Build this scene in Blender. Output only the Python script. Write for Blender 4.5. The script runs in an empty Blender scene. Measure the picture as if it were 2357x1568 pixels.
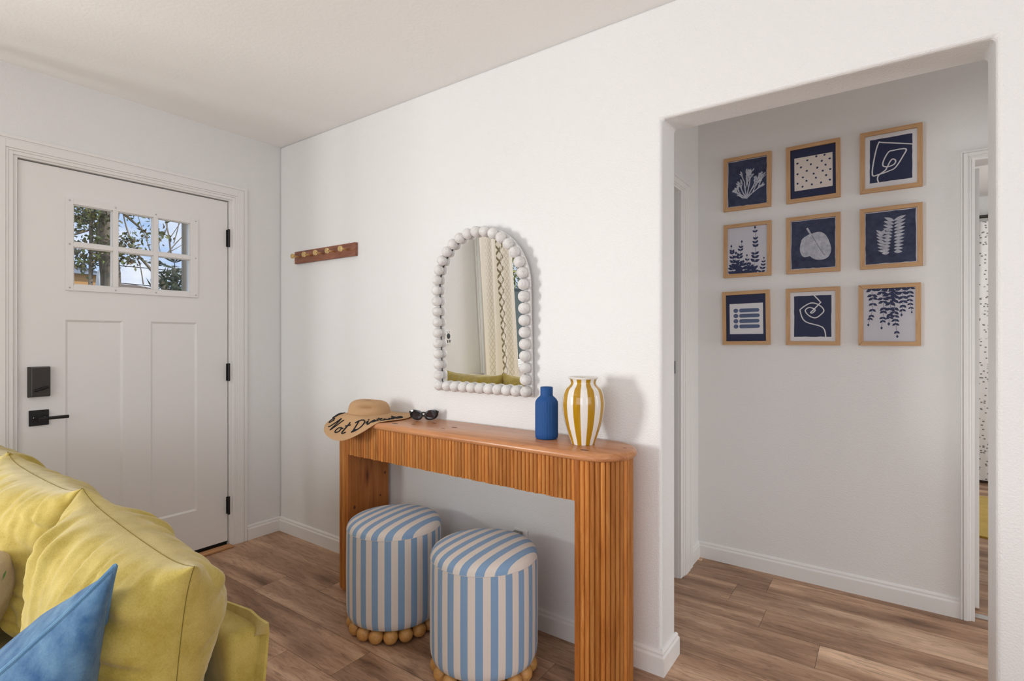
import bpy, bmesh, math, random
from mathutils import Vector, Matrix, noise
random.seed(7)
PI = math.pi
S = bpy.context.scene
COL = S.collection

# ---------------------------------------------------------------- camera, world, lights
cam = bpy.data.objects.new('camera', bpy.data.cameras.new('camera'))
COL.objects.link(cam)
FW = Vector((-.5813, .8137, 0)); RT = Vector((.8137, .5813, 0)); UP = Vector((0, 0, 1))
rot = Matrix((RT, UP, -FW)).transposed()
cam.matrix_world = Matrix.Translation((3.158, -1.870, 1.226)) @ rot.to_4x4()
cam.data.sensor_width = 36.0
cam.data.lens = 36.0 * 1209.0 / 2357.0
cam.data.shift_y = -6.5 / 2357.0
cam.data.clip_start = .02
S.camera = cam

S.view_settings.view_transform = 'Standard'
S.view_settings.look = 'None'
S.view_settings.gamma = 1.0
S.view_settings.exposure = -0.09
S.view_settings.use_curve_mapping = False
S.cycles.use_denoising = True
S.cycles.max_bounces = 10
S.cycles.diffuse_bounces = 6
S.cycles.transparent_max_bounces = 12

world = bpy.data.worlds.new('sky'); S.world = world; world.use_nodes = True
wn, wl = world.node_tree.nodes, world.node_tree.links
bg = wn['Background']
tc = wn.new('ShaderNodeTexCoord'); mp = wn.new('ShaderNodeMapping'); mp.inputs['Scale'].default_value = (1, 1, 2.4)
nz = wn.new('ShaderNodeTexNoise'); nz.inputs['Scale'].default_value = 5.5; nz.inputs['Detail'].default_value = 7
cr = wn.new('ShaderNodeValToRGB')
cr.color_ramp.elements[0].position = .42; cr.color_ramp.elements[0].color = (.40, .58, .90, 1)
cr.color_ramp.elements[1].position = .60; cr.color_ramp.elements[1].color = (.86, .90, .97, 1)
wl.new(tc.outputs['Generated'], mp.inputs['Vector']); wl.new(mp.outputs[0], nz.inputs['Vector'])
wl.new(nz.outputs[0], cr.inputs[0]); wl.new(cr.outputs[0], bg.inputs['Color'])
bg.inputs['Strength'].default_value = 1.1

def area(name, loc, aim, sx, sy, power, color=(1, 1, 1), spread=PI):
    l = bpy.data.lights.new(name, 'AREA'); l.shape = 'RECTANGLE'; l.size = sx; l.size_y = sy
    l.energy = power; l.color = color; l.spread = spread
    o = bpy.data.objects.new(name, l); COL.objects.link(o); o.location = loc
    o.rotation_euler = (Vector(aim) - Vector(loc)).to_track_quat('-Z', 'Y').to_euler()
    return o
sun = bpy.data.objects.new('sun', bpy.data.lights.new('sun', 'SUN')); COL.objects.link(sun)
sun.data.energy = 2.4; sun.data.angle = .01; sun.data.color = (1, .93, .82)
sun.rotation_euler = Vector((-.62, -.45, -.62)).to_track_quat('-Z', 'Y').to_euler()
# daylight at the side window, then four lamps added as fill
area('daylight_window_side', (-.10, -3.66, 1.22), (2.0, -.5, 1.25), .6, 1.0, 60, (1, 1, .99), 2.6)
area('fill_light_front', (2.9, -4.28, 1.40), (2.4, 0, 1.2), 2.6, 1.4, 31, (.975, .988, 1))  # main fill lamp added behind the camera, no known window there
area('fill_light_right', (5.28, -2.2, 1.45), (2.0, -.6, 1.3), 1.8, 1.3, 17, (.975, .988, 1))  # fill lamp added on the right side, its source is invented
area('fill_light_bedroom', (4.60, 2.6, 1.7), (3.6, 3.6, 1.1), .9, 1.2, 17, (1, .99, .98))  # fill lamp added inside the bedroom, which has no window
area('fill_light_hall', (5.26, .64, 1.05), (2.6, .64, .35), .62, 1.5, 11, (1, .985, .96), 2.2)  # invented lamp at the hall's end, added to brighten the hall

# ---------------------------------------------------------------- materials
def mat(name, color=(.8, .8, .8), rough=.6, metal=0., spec=.5):
    m = bpy.data.materials.new(name); m.use_nodes = True
    b = m.node_tree.nodes['Principled BSDF']
    b.inputs['Base Color'].default_value = (*color, 1); b.inputs['Roughness'].default_value = rough
    b.inputs['Metallic'].default_value = metal; b.inputs['Specular IOR Level'].default_value = spec
    return m
def N(m, t, **kw):
    n = m.node_tree.nodes.new(t)
    for k, v in kw.items():
        if k in n.inputs: n.inputs[k].default_value = v
        else: setattr(n, k, v)
    return n
def L(m, a, b): m.node_tree.links.new(a, b)
def B(m): return m.node_tree.nodes['Principled BSDF']
def coords(m, scale=(1, 1, 1), kind='Object', rot=(0, 0, 0)):
    t = N(m, 'ShaderNodeTexCoord'); p = N(m, 'ShaderNodeMapping')
    p.inputs['Scale'].default_value = scale; p.inputs['Rotation'].default_value = rot
    L(m, t.outputs[kind], p.inputs['Vector']); return p.outputs[0]
def ramp(m, fac, stops):
    r = N(m, 'ShaderNodeValToRGB'); e = r.color_ramp.elements
    while len(e) < len(stops): e.new(.5)
    for i, (p, c) in enumerate(stops): e[i].position = p; e[i].color = (*c, 1)
    L(m, fac, r.inputs[0]); return r.outputs[0]
def bump(m, h, strength, dist=.01, prev=None):
    b = N(m, 'ShaderNodeBump', Strength=strength, Distance=dist); L(m, h, b.inputs['Height'])
    if prev: L(m, prev, b.inputs['Normal'])
    L(m, b.outputs[0], B(m).inputs['Normal']); return b.outputs[0]
def noise_n(m, vec, scale, detail=3, rough=.5, dist=0):
    n = N(m, 'ShaderNodeTexNoise', Scale=scale, Detail=detail, Roughness=rough, Distortion=dist)
    L(m, vec, n.inputs['Vector']); return n.outputs[0]
def math_n(m, op, a, b=None):
    n = N(m, 'ShaderNodeMath', operation=op)
    for i, v in enumerate((a, b)):
        if v is None: continue
        if isinstance(v, (int, float)): n.inputs[i].default_value = v
        else: L(m, v, n.inputs[i])
    return n.outputs[0]
def mix(m, fac, a, b, mode='MIX'):
    n = N(m, 'ShaderNodeMix', data_type='RGBA', blend_type=mode)
    for i, v in ((0, fac), (6, a), (7, b)):
        if isinstance(v, (int, float)): n.inputs[i].default_value = v
        elif isinstance(v, tuple): n.inputs[i].default_value = (*v, 1)
        else: L(m, v, n.inputs[i])
    return n.outputs[2]

def plaster(name, color, strength=.35, sc=170, rough=.45):
    m = mat(name, color, rough, spec=.5); v = coords(m)
    a = noise_n(m, v, sc, 2.0, .55); bump(m, a, strength, .004); return m
M_wall = plaster('wall_paint', (.79, .79, .785), .45)
M_hall = plaster('hall_wall_paint', (.79, .785, .775), .35)
M_ceil = plaster('ceiling_paint', (.91, .905, .895), .22, 70, .6)
M_trim = mat('trim_white_paint', (.80, .79, .775), .38)
M_door = mat('door_white_paint', (.80, .79, .775), .42)
M_black = mat('matte_black_metal', (.012, .012, .012), .42, .3)
M_bronze = mat('dark_bronze', (.045, .040, .036), .38, .4)
M_steel = mat('steel', (.6, .6, .6), .25, 1)
M_dark = mat('dark_gap', (.02, .018, .016), .9)
M_white = mat('white_plastic', (.82, .81, .80), .35)

def m_floor():
    m = mat('oak_planks', (.3, .2, .1), .42, spec=.35)
    u = N(m, 'ShaderNodeUVMap'); at = N(m, 'ShaderNodeAttribute', attribute_name='rnd')
    mp = N(m, 'ShaderNodeMapping'); mp.inputs['Scale'].default_value = (1, 8, 1)
    L(m, u.outputs[0], mp.inputs[0])
    off = N(m, 'ShaderNodeVectorMath', operation='MULTIPLY_ADD')
    L(m, at.outputs['Color'], off.inputs[0]); off.inputs[1].default_value = (37, 53, 71); L(m, mp.outputs[0], off.inputs[2])
    v = off.outputs[0]
    big = noise_n(m, v, .9, 3, .5, .6)
    grain = noise_n(m, v, 9, 8, .68, 1.2)
    c1 = ramp(m, big, [(.26, (.22, .118, .066)), (.42, (.38, .225, .138)), (.54, (.52, .325, .205)), (.70, (.82, .57, .39))])
    c2 = ramp(m, grain, [(.34, (.50, .46, .44)), (.54, (1, 1, 1)), (.72, (1.0, .99, .97))])
    c = mix(m, .85, c1, c2, 'MULTIPLY')
    # dark knots drawn out along the grain
    mk = N(m, 'ShaderNodeMapping'); mk.inputs['Scale'].default_value = (1.0, 3.6, 1); L(m, u.outputs[0], mk.inputs[0])
    ok = N(m, 'ShaderNodeVectorMath', operation='MULTIPLY_ADD')
    L(m, at.outputs['Color'], ok.inputs[0]); ok.inputs[1].default_value = (91, 17, 33); L(m, mk.outputs[0], ok.inputs[2])
    wob = N(m, 'ShaderNodeTexNoise', Scale=9.0, Detail=3.0); L(m, ok.outputs[0], wob.inputs['Vector'])
    add = N(m, 'ShaderNodeVectorMath', operation='MULTIPLY_ADD')
    L(m, wob.outputs['Color'], add.inputs[0]); add.inputs[1].default_value = (.16, .16, 0); L(m, ok.outputs[0], add.inputs[2])
    vo = N(m, 'ShaderNodeTexVoronoi', Scale=1.9); L(m, add.outputs[0], vo.inputs['Vector'])
    kn = ramp(m, vo.outputs['Distance'], [(.06, (.25, .19, .16)), (.14, (.58, .51, .46)), (.30, (1, 1, 1))])
    c = mix(m, .75, c, kn, 'MULTIPLY')
    # plank tint
    hs = N(m, 'ShaderNodeHueSaturation'); L(m, c, hs.inputs['Color'])
    sp = N(m, 'ShaderNodeSeparateColor'); L(m, at.outputs['Color'], sp.inputs[0])
    L(m, math_n(m, 'MULTIPLY_ADD', sp.outputs[0], .30), hs.inputs['Value'])
    hs.inputs['Value'].links[0].from_node.inputs[2].default_value = .84
    L(m, hs.outputs[0], B(m).inputs['Base Color'])
    bump(m, grain, .12, .002)
    return m
M_floor = m_floor()

def wood(name, dark, mid, light, axis='Z', scale=1.0, rough=.38, rnd=False, knots=True):
    m = mat(name, mid, rough, spec=.45)
    sc = {'X': (1.2, 14, 14), 'Y': (14, 1.2, 14), 'Z': (14, 14, 1.2)}[axis]
    v = coords(m, tuple(s * scale for s in sc))
    if rnd:
        at = N(m, 'ShaderNodeAttribute', attribute_name='rnd')
        off = N(m, 'ShaderNodeVectorMath', operation='MULTIPLY_ADD')
        L(m, at.outputs['Color'], off.inputs[0]); off.inputs[1].default_value = (31, 27, 19); L(m, v, off.inputs[2]); v = off.outputs[0]
    g = noise_n(m, v, 2.2, 6, .62, 1.4)
    c = ramp(m, g, [(.30, dark), (.50, mid), (.72, light)])
    if knots:
        ks = {'X': (1.6, 5, 5), 'Y': (5, 1.6, 5), 'Z': (5, 5, 1.6)}[axis]
        v2 = coords(m, ks)
        vo = N(m, 'ShaderNodeTexVoronoi', Scale=1.35); L(m, v2, vo.inputs['Vector'])
        kn = ramp(m, vo.outputs['Distance'], [(.045, (.22, .13, .09)), (.085, (.75, .62, .55)), (.14, (1, 1, 1))])
        c = mix(m, .85, c, kn, 'MULTIPLY')
    if rnd:
        hs = N(m, 'ShaderNodeHueSaturation'); L(m, c, hs.inputs['Color'])
        sp = N(m, 'ShaderNodeSeparateColor'); L(m, at.outputs['Color'], sp.inputs[0])
        n = N(m, 'ShaderNodeMath', operation='MULTIPLY_ADD'); L(m, sp.outputs[0], n.inputs[0]); n.inputs[1].default_value = .42; n.inputs[2].default_value = .78
        L(m, n.outputs[0], hs.inputs['Value']); c = hs.outputs[0]
    L(m, c, B(m).inputs['Base Color']); bump(m, g, .08, .002)
    return m
M_pine_top = wood('pine_tabletop', (.40, .155, .060), (.54, .24, .10), (.62, .30, .14), 'X', rough=.30)
M_pine_rod = wood('pine_rods', (.36, .115, .020), (.53, .20, .042), (.64, .29, .080), 'Z', rnd=True, knots=False)
M_pine_pan = wood('pine_panel', (.31, .092, .014), (.44, .145, .026), (.54, .20, .048), 'Z')
M_knot = mat('pine_knot', (.13, .038, .014), .5)
M_walnut = wood('walnut', (.13, .042, .022), (.25, .095, .052), (.38, .17, .10), 'X', knots=False)
M_thresh = wood('threshold_oak', (.34, .15, .06), (.46, .22, .09), (.56, .30, .13), 'Y', knots=False)
M_bead = wood('bead_wood', (.42, .20, .055), (.56, .29, .09), (.64, .36, .13), 'Z', 1.0, .4, knots=False)
M_frame = wood('oak_veneer', (.44, .25, .115), (.54, .32, .155), (.60, .37, .19), 'Z', 2.5, .5, knots=False)
M_frameh = wood('oak_veneer_across', (.44, .25, .115), (.54, .32, .155), (.60, .37, .19), 'X', 2.5, .5, knots=False)
M_brass = mat('brushed_brass', (.78, .56, .25), .28, 1)

def m_whitewash():
    m = mat('whitewashed_wood', (.74, .73, .71), .55); v = coords(m, (1, 1, 3.5))
    g = noise_n(m, v, 22, 5, .7, .8)
    c = ramp(m, g, [(.30, (.46, .44, .42)), (.42, (.68, .665, .65)), (.6, (.78, .77, .76))])
    L(m, c, B(m).inputs['Base Color']); bump(m, g, .15, .003); return m
M_wash = m_whitewash()
M_mirror = mat('mirror_silver', (.93, .94, .94), .0, 1)

def m_glass():
    m = bpy.data.materials.new('clear_glass'); m.use_nodes = True
    nt = m.node_tree; nt.nodes.clear()
    o = nt.nodes.new('ShaderNodeOutputMaterial'); mx = nt.nodes.new('ShaderNodeMixShader')
    t = nt.nodes.new('ShaderNodeBsdfTransparent'); g = nt.nodes.new('ShaderNodeBsdfGlossy'); g.inputs['Roughness'].default_value = .02
    f = nt.nodes.new('ShaderNodeFresnel'); f.inputs['IOR'].default_value = 1.45
    nt.links.new(f.outputs[0], mx.inputs[0]); nt.links.new(t.outputs[0], mx.inputs[1]); nt.links.new(g.outputs[0], mx.inputs[2])
    nt.links.new(mx.outputs[0], o.inputs[0]); return m
M_glass = m_glass()
M_acrylic = m_glass(); M_acrylic.name = 'satin_acrylic'
for n_ in M_acrylic.node_tree.nodes:
    if n_.type == 'BSDF_GLOSSY': n_.inputs['Roughness'].default_value = .35
    if n_.type == 'FRESNEL': n_.inputs['IOR'].default_value = 1.12

def m_fabric(name, c_lo, c_hi, wsc=900, rough=.9, sheen=.35, blot=14):
    m = mat(name, c_hi, rough, spec=.2)
    B(m).inputs['Sheen Weight'].default_value = sheen; B(m).inputs['Sheen Roughness'].default_value = .45
    v = coords(m)
    n1 = noise_n(m, v, blot, 5, .6); c = ramp(m, n1, [(.32, c_lo), (.64, c_hi)])
    n2 = noise_n(m, v, wsc * .35, 2, .6)
    c2 = ramp(m, n2, [(.35, (.80, .80, .80)), (.6, (1, 1, 1))])
    c = mix(m, .6, c, c2, 'MULTIPLY'); L(m, c, B(m).inputs['Base Color'])
    bump(m, n2, .22, .002); return m
M_sofa = m_fabric('chartreuse_velvet', (.42, .315, .055), (.57, .45, .125))
M_seam = mat('seam_thread', (.17, .125, .02), .95)
M_blue = m_fabric('blue_velvet', (.035, .105, .235), (.125, .245, .38), sheen=.12, blot=22)
M_bluepipe = m_fabric('blue_piping', (.10, .22, .37), (.16, .31, .47), sheen=.1)
M_beige = m_fabric('beige_linen', (.66, .56, .49), (.76, .67, .60), sheen=.1)
M_green = mat('leaf_print_green', (.12, .40, .10), .8)

# ---------------------------------------------------------------- object helpers
def tag(o, label=None, cat=None, group=None, kind=None):
    if label: o['label'] = label
    if cat: o['category'] = cat
    if group: o['group'] = group
    if kind: o['kind'] = kind
    return o
def empty(name, loc=(0, 0, 0), rz=0):
    o = bpy.data.objects.new(name, None); COL.objects.link(o); o.location = loc; o.rotation_euler = (0, 0, rz)
    o.empty_display_size = .05; return o
def obj(name, bm, mats, parent=None, smooth=True, angle=35, loc=None, keep=False):
    me = bpy.data.meshes.new(name)
    if not keep: bmesh.ops.recalc_face_normals(bm, faces=bm.faces)
    for f in bm.faces: f.smooth = smooth
    if smooth:
        ca = math.radians(angle)
        for e in bm.edges:
            if len(e.link_faces) == 2 and e.calc_face_angle(0) > ca: e.smooth = False
    bm.to_mesh(me); bm.free()
    for m_ in (mats if isinstance(mats, (list, tuple)) else [mats]): me.materials.append(m_)
    o = bpy.data.objects.new(name, me); COL.objects.link(o)
    if parent: o.parent = parent
    if loc: o.location = loc
    return o
def bm_box(bm, a, b, mi=0):
    (x0, y0, z0), (x1, y1, z1) = [min(p, q) for p, q in zip(a, b)], [max(p, q) for p, q in zip(a, b)]
    v = [bm.verts.new(p) for p in ((x0, y0, z0), (x1, y0, z0), (x1, y1, z0), (x0, y1, z0), (x0, y0, z1), (x1, y0, z1), (x1, y1, z1), (x0, y1, z1))]
    fs = []
    for q in ((0, 3, 2, 1), (4, 5, 6, 7), (0, 1, 5, 4), (1, 2, 6, 5), (2, 3, 7, 6), (3, 0, 4, 7)):
        f = bm.faces.new([v[i] for i in q]); f.material_index = mi; fs.append(f)
    return v, fs
def box(a, b): bm = bmesh.new(); bm_box(bm, a, b); return bm
def bev(o, w=.003, seg=2, ang=40):
    md = o.modifiers.new('bevel', 'BEVEL'); md.width = w; md.segments = seg; md.limit_method = 'ANGLE'; md.angle_limit = math.radians(ang)
    md.harden_normals = False; return o
def lathe(prof, n=48, bm=None, cx=0, cy=0, mi=0, close=True):
    bm = bm or bmesh.new(); rings = []
    for r, z in prof:
        if r < 1e-6: rings.append([bm.verts.new((cx, cy, z))])
        else: rings.append([bm.verts.new((cx + r * math.cos(2 * PI * i / n), cy + r * math.sin(2 * PI * i / n), z)) for i in range(n)])
    for a, b in zip(rings, rings[1:]):
        for i in range(n):
            j = (i + 1) % n
            if len(a) == 1 and len(b) == 1: continue
            if len(a) == 1: f = bm.faces.new((a[0], b[i], b[j]))
            elif len(b) == 1: f = bm.faces.new((a[i], a[j], b[0]))
            else: f = bm.faces.new((a[i], a[j], b[j], b[i]))
            f.material_index = mi
    return bm
def tube(bm, pts, r, n=8, closed=False, mi=0, cap=True):
    pts = [Vector(p) for p in pts]; rings = []; m_ = len(pts)
    rr = r if callable(r) else (lambda i: r)
    up = Vector((0, 0, 1)); last = None
    for i, p in enumerate(pts):
        if closed: t = pts[(i + 1) % m_] - pts[i - 1]
        else: t = pts[min(i + 1, m_ - 1)] - pts[max(i - 1, 0)]
        t = t.normalized() if t.length > 1e-9 else Vector((1, 0, 0))
        if last is None:
            a = t.cross(up)
            if a.length < .1: a = t.cross(Vector((1, 0, 0)))
        else: a = last - t * last.dot(t)
        a.normalize(); last = a; b = t.cross(a)
        rings.append([bm.verts.new(p + (a * math.cos(2 * PI * k / n) + b * math.sin(2 * PI * k / n)) * rr(i)) for k in range(n)])
    rng = range(m_ if closed else m_ - 1)
    for i in rng:
        A, Bq = rings[i], rings[(i + 1) % m_]
        for k in range(n):
            f = bm.faces.new((A[k], A[(k + 1) % n], Bq[(k + 1) % n], Bq[k])); f.material_index = mi
    if cap and not closed:
        for R_ in (rings[0][::-1], rings[-1]):
            f = bm.faces.new(R_); f.material_index = mi
    return bm
def extrude_profile(bm, prof, a, b, out, mi=0, mitre=(0, 0)):
    """profile (d, z): d outwards from the wall, run from a to b; mitre lengthens/shortens ends with d"""
    a, b, out = Vector(a), Vector(b), Vector(out); t = (b - a).normalized(); r0, r1 = [], []
    for d, z in prof:
        r0.append(bm.verts.new(a + out * d + UP * z - t * d * mitre[0])); r1.append(bm.verts.new(b + out * d + UP * z + t * d * mitre[1]))
    n = len(prof)
    for i in range(n):
        j = (i + 1) % n; f = bm.faces.new((r0[i], r0[j], r1[j], r1[i])); f.material_index = mi
    bm.faces.new(r0); bm.faces.new(r1[::-1]); return bm
def sphere(bm, c, r, u=16, v=10, mi=0):
    g = bmesh.ops.create_uvsphere(bm, u_segments=u, v_segments=v, radius=r, matrix=Matrix.Translation(c))
    for vv in g['verts']:
        for f in vv.link_faces: f.material_index = mi
    return bm
def wall(name, p0, udir, width, height, thick_dir, thick, holes, m):
    """a wall standing on p0 along udir, with rectangular holes (u0,u1,z0,z1); one closed mesh"""
    p0, ud, td = Vector(p0), Vector(udir), Vector(thick_dir)
    us = sorted({0, width, *[h[0] for h in holes], *[h[1] for h in holes]}); zs = sorted({0, height, *[h[2] for h in holes], *[h[3] for h in holes]})
    us = [u for u in us if 0 <= u <= width]; zs = [z for z in zs if 0 <= z <= height]
    bm = bmesh.new(); V = {}
    def vert(i, j, k):
        if (i, j, k) not in V: V[i, j, k] = bm.verts.new(p0 + ud * us[i] + UP * zs[j] + td * (thick * k))
        return V[i, j, k]
    def solid(i, j):
        if not (0 <= i < len(us) - 1 and 0 <= j < len(zs) - 1): return False
        uc, zc = (us[i] + us[i + 1]) / 2, (zs[j] + zs[j + 1]) / 2
        return not any(h[0] < uc < h[1] and h[2] < zc < h[3] for h in holes)
    for i in range(len(us) - 1):
        for j in range(len(zs) - 1):
            if not solid(i, j): continue
            bm.faces.new((vert(i, j, 0), vert(i + 1, j, 0), vert(i + 1, j + 1, 0), vert(i, j + 1, 0)))
            bm.faces.new((vert(i, j, 1), vert(i, j + 1, 1), vert(i + 1, j + 1, 1), vert(i + 1, j, 1)))
            if not solid(i - 1, j): bm.faces.new((vert(i, j, 0), vert(i, j + 1, 0), vert(i, j + 1, 1), vert(i, j, 1)))
            if not solid(i + 1, j): bm.faces.new((vert(i + 1, j, 0), vert(i + 1, j, 1), vert(i + 1, j + 1, 1), vert(i + 1, j + 1, 0)))
            if not solid(i, j - 1): bm.faces.new((vert(i, j, 0), vert(i, j, 1), vert(i + 1, j, 1), vert(i + 1, j, 0)))
            if not solid(i, j + 1): bm.faces.new((vert(i, j + 1, 0), vert(i + 1, j + 1, 0), vert(i + 1, j + 1, 1), vert(i, j + 1, 1)))
    return tag(obj(name, bm, m, smooth=False), kind='structure')

# ---------------------------------------------------------------- room shell
H = 2.44
def make_floor():
    bm = bmesh.new(); uv = bm.loops.layers.uv.new('UVMap'); col = bm.loops.layers.float_color.new('rnd')
    W_, LN, g = .1785, 1.22, .0006
    known = {0: 2.553, 1: 2.715, 2: 2.939, -1: 2.684, 7: .65, 6: .923, 8: 1.517, 9: 1.244}
    rnd = random.Random(11)
    X0, X1 = -.02, 5.3
    k = -19
    while True:
        y1 = .903 - W_ * k; y0 = y1 - W_
        if y1 < -4.3: break
        x = known.get(k, rnd.uniform(0, LN)); x -= math.ceil((x - X0) / LN) * LN
        while x < X1:
            a, b = max(x, X0) + g, min(x + LN, X1) - g
            if b - a > .01:
                f = bm.faces.new([bm.verts.new(p) for p in ((a, y0 + g, 0), (b, y0 + g, 0), (b, y1 - g, 0), (a, y1 - g, 0))])
                c = (rnd.random(), rnd.random(), rnd.random(), 1)
                for l in f.loops: l[uv].uv = (l.vert.co.x - x, l.vert.co.y - y0); l[col] = c
            x += LN
        k += 1
    f = bm.faces.new([bm.verts.new(p) for p in ((X0, -4.3, -.0015), (X1, -4.3, -.0015), (X1, 4.35, -.0015), (X0, 4.35, -.0015))]); f.material_index = 1
    bm_box(bm, (X0, -4.3, -.08), (X1, 4.35, -.002), 1)
    o = obj('floor', bm, [M_floor, M_dark], smooth=False); tag(o, kind='structure')
make_floor()
tag(obj('ceiling', box((-.15, -4.45, H), (5.45, 4.3, H + .1)), M_ceil, smooth=False), kind='structure')
# wall with the front door and the side window (x = 0, runs along y)
wall('wall_left', (0, -4.3, 0), (0, 1, 0), 4.3 + .15, H, (-1, 0, 0), .14,
     [(4.3 - 1.262, 4.3 - .302, 0, 2.045), (4.3 - 4.0, 4.3 - 2.14, .72, 2.08)], M_wall)
wb = wall('wall_back', (0, 0, 0), (1, 0, 0), 5.3, H, (0, 1, 0), .15, [(2.49, 3.392, 0, 2.022)], M_wall)
bev(wb, .013, 4)
wall('wall_front', (0, -4.3, 0), (1, 0, 0), 5.3, H, (0, -1, 0), .14, [(1.5, 4.3, .7, 2.1)], M_wall)
wall('wall_right', (5.3, -4.3, 0), (0, 1, 0), 8.6, H, (1, 0, 0), .14, [(1.1, 3.1, .8, 2.1), (4.6, 5.28, .1, 2.0)], M_wall)
wall('wall_hall', (2.15, 1.14, 0), (1, 0, 0), 3.15, H, (0, 1, 0), .11, [(3.452 - 2.15, 4.26 - 2.15, 0, 2.005)], M_hall)
wall('wall_hall_left', (2.293, .15, 0), (0, 1, 0), .99, H, (-1, 0, 0), .12, [(.17, .66, 0, 1.985)], M_hall)
wall('wall_closet', (1.5, .15, 0), (0, 1, 0), 1.1, H, (-1, 0, 0), .1, [], M_hall)
wall('wall_bedroom', (2.6, 4.16, 0), (1, 0, 0), 2.7, H, (0, 1, 0), .1, [], M_hall)
wall('wall_bedroom_left', (2.6, 1.25, 0), (0, 1, 0), 2.91, H, (-1, 0, 0), .1, [], M_hall)

BB = [(0, 0), (.014, 0), (.014, .062), (.0135, .066), (.009, .072), (.009, .080), (.005, .086), (0, .088)]
def baseboard(name, runs):
    bm = bmesh.new()
    for a, b, out, mt in runs: extrude_profile(bm, BB, a, b, out, mitre=mt)
    tag(obj(name, bm, M_trim, smooth=False), kind='structure')
baseboard('baseboard_back', [((.0, 0, 0), (2.49, 0, 0), (0, -1, 0), (0, 1)), ((2.49, 0, 0), (2.49, .15, 0), (1, 0, 0), (1, 1)),
                             ((3.392, 0, 0), (5.3, 0, 0), (0, -1, 0), (0, 0))])
baseboard('baseboard_left', [((0, -.215, 0), (0, 0, 0), (1, 0, 0), (0, 0)), ((0, -4.3, 0), (0, -1.36, 0), (1, 0, 0), (0, 0))])
baseboard('baseboard_hall', [((2.293, 1.14, 0), (3.418, 1.14, 0), (0, -1, 0), (0, 0)), ((2.293, .985, 0), (2.293, 1.14, 0), (1, 0, 0), (0, 0))])
baseboard('baseboard_bedroom', [((2.6, 4.16, 0), (5.3, 4.16, 0), (0, -1, 0), (0, 0))])

# casing as stepped boards (trims)
def casing_frame(name, axis, c, lo, hi, top, w, step, outd, bottom=0., m=M_trim, t=.018, wz=None):
    """legs and head of a door casing in the plane axis=c. lo/hi opening edges, outd = +-1 towards the viewer side."""
    bm = bmesh.new(); wz = wz or w
    def put(u0, u1, z0, z1, d0, d1):
        if axis == 'x': bm_box(bm, (c + outd * d0, u0, z0), (c + outd * d1, u1, z1))
        else: bm_box(bm, (u0, c + outd * d0, z0), (u1, c + outd * d1, z1))
    bands = [(0, .18, t * .62), (.18, .30, t * .8), (.30, .72, t), (.72, .80, t * .78), (.80, 1.0, t * .92)]
    for f0, f1, th in bands:
        put(lo - w * f1, lo - w * f0, bottom, top + wz * f1, 0, th)
        put(hi + w * f0, hi + w * f1, bottom, top + wz * f1, 0, th)
        put(lo - w * f0, hi + w * f0, top + wz * f0, top + wz * f1, 0, th)
    o = obj(name, bm, m, smooth=False); tag(o, kind='structure'); bev(o, .0012, 1); return o
casing_frame('trim_1', 'x', 0, -1.262, -.302, 2.040, .084, 0, 1)
casing_frame('trim_2', 'x', 2.293, .335, .80, 1.972, .18, 0, 1, t=.022, wz=.064)
casing_frame('trim_3', 'y', 1.14, 3.452, 4.26, 2.0, .034, 0, -1, t=.020)
casing_frame('trim_4', 'x', 0, -4.0, -2.14, 2.08, .085, 0, 1, bottom=.72)
# jambs
def jamb(name, boxes, m=M_trim):
    bm = bmesh.new()
    for a, b in boxes: bm_box(bm, a, b)
    return tag(obj(name, bm, m, smooth=False), kind='structure')
jamb('trim_5', [((-.14, -.318, 0), (.002, -.302, 2.045)), ((-.14, -1.262, 0), (.002, -1.246, 2.045)), ((-.14, -1.246, 2.032), (.002, -.318, 2.045)),
                ((-.075, -.332, 0), (-.055, -.318, 2.032)), ((-.075, -1.246, 0), (-.055, -1.232, 2.032)), ((-.075, -1.232, 2.018), (-.055, -.332, 2.032))])
jamb('trim_6', [((2.173, .797, 0), (2.293, .81, 1.985)), ((2.173, .32, 1.972), (2.293, .797, 1.985)), ((2.173, .32, 0), (2.293, .335, 1.972)), ((2.20, .785, 0), (2.235, .797, 1.972))])
jamb('trim_7', [((3.452, 1.135, 0), (3.466, 1.25, 2.005)), ((4.246, 1.135, 0), (4.26, 1.25, 2.005)), ((3.466, 1.135, 1.992), (4.246, 1.25, 2.005)),
                ((3.466, 1.185, 0), (3.470, 1.20, 1.992))])
o = obj('trim_8', box((.0, -1.262, .0005), (.052, -.318, .014)), M_thresh, smooth=False); bev(o, .004, 2); tag(o, kind='structure')
jamb('trim_9', [((3.466, 1.17, .0005), (4.246, 1.215, .006))], M_steel)

# strike plate on the hall door jamb
sp = empty('strike_plate', (2.264, .7965, 1.075)); tag(sp, 'small steel strike plate on the white jamb of the hall side door', 'strike plate')
bm = bmesh.new(); bm_box(bm, (-.016, -.0018, -.032), (.016, 0, .032)); obj('plate', bm, M_steel, sp, smooth=False)
bm = bmesh.new(); bm_box(bm, (-.009, -.0024, -.013), (.009, -.0017, .013)); obj('latch_hole', bm, M_dark, sp, smooth=False)
for zz in (-.024, .024):
    bm = bmesh.new(); sphere(bm, (0, -.0018, zz), .0035, 8, 6); obj('screw', bm, M_bronze, sp)

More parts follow.
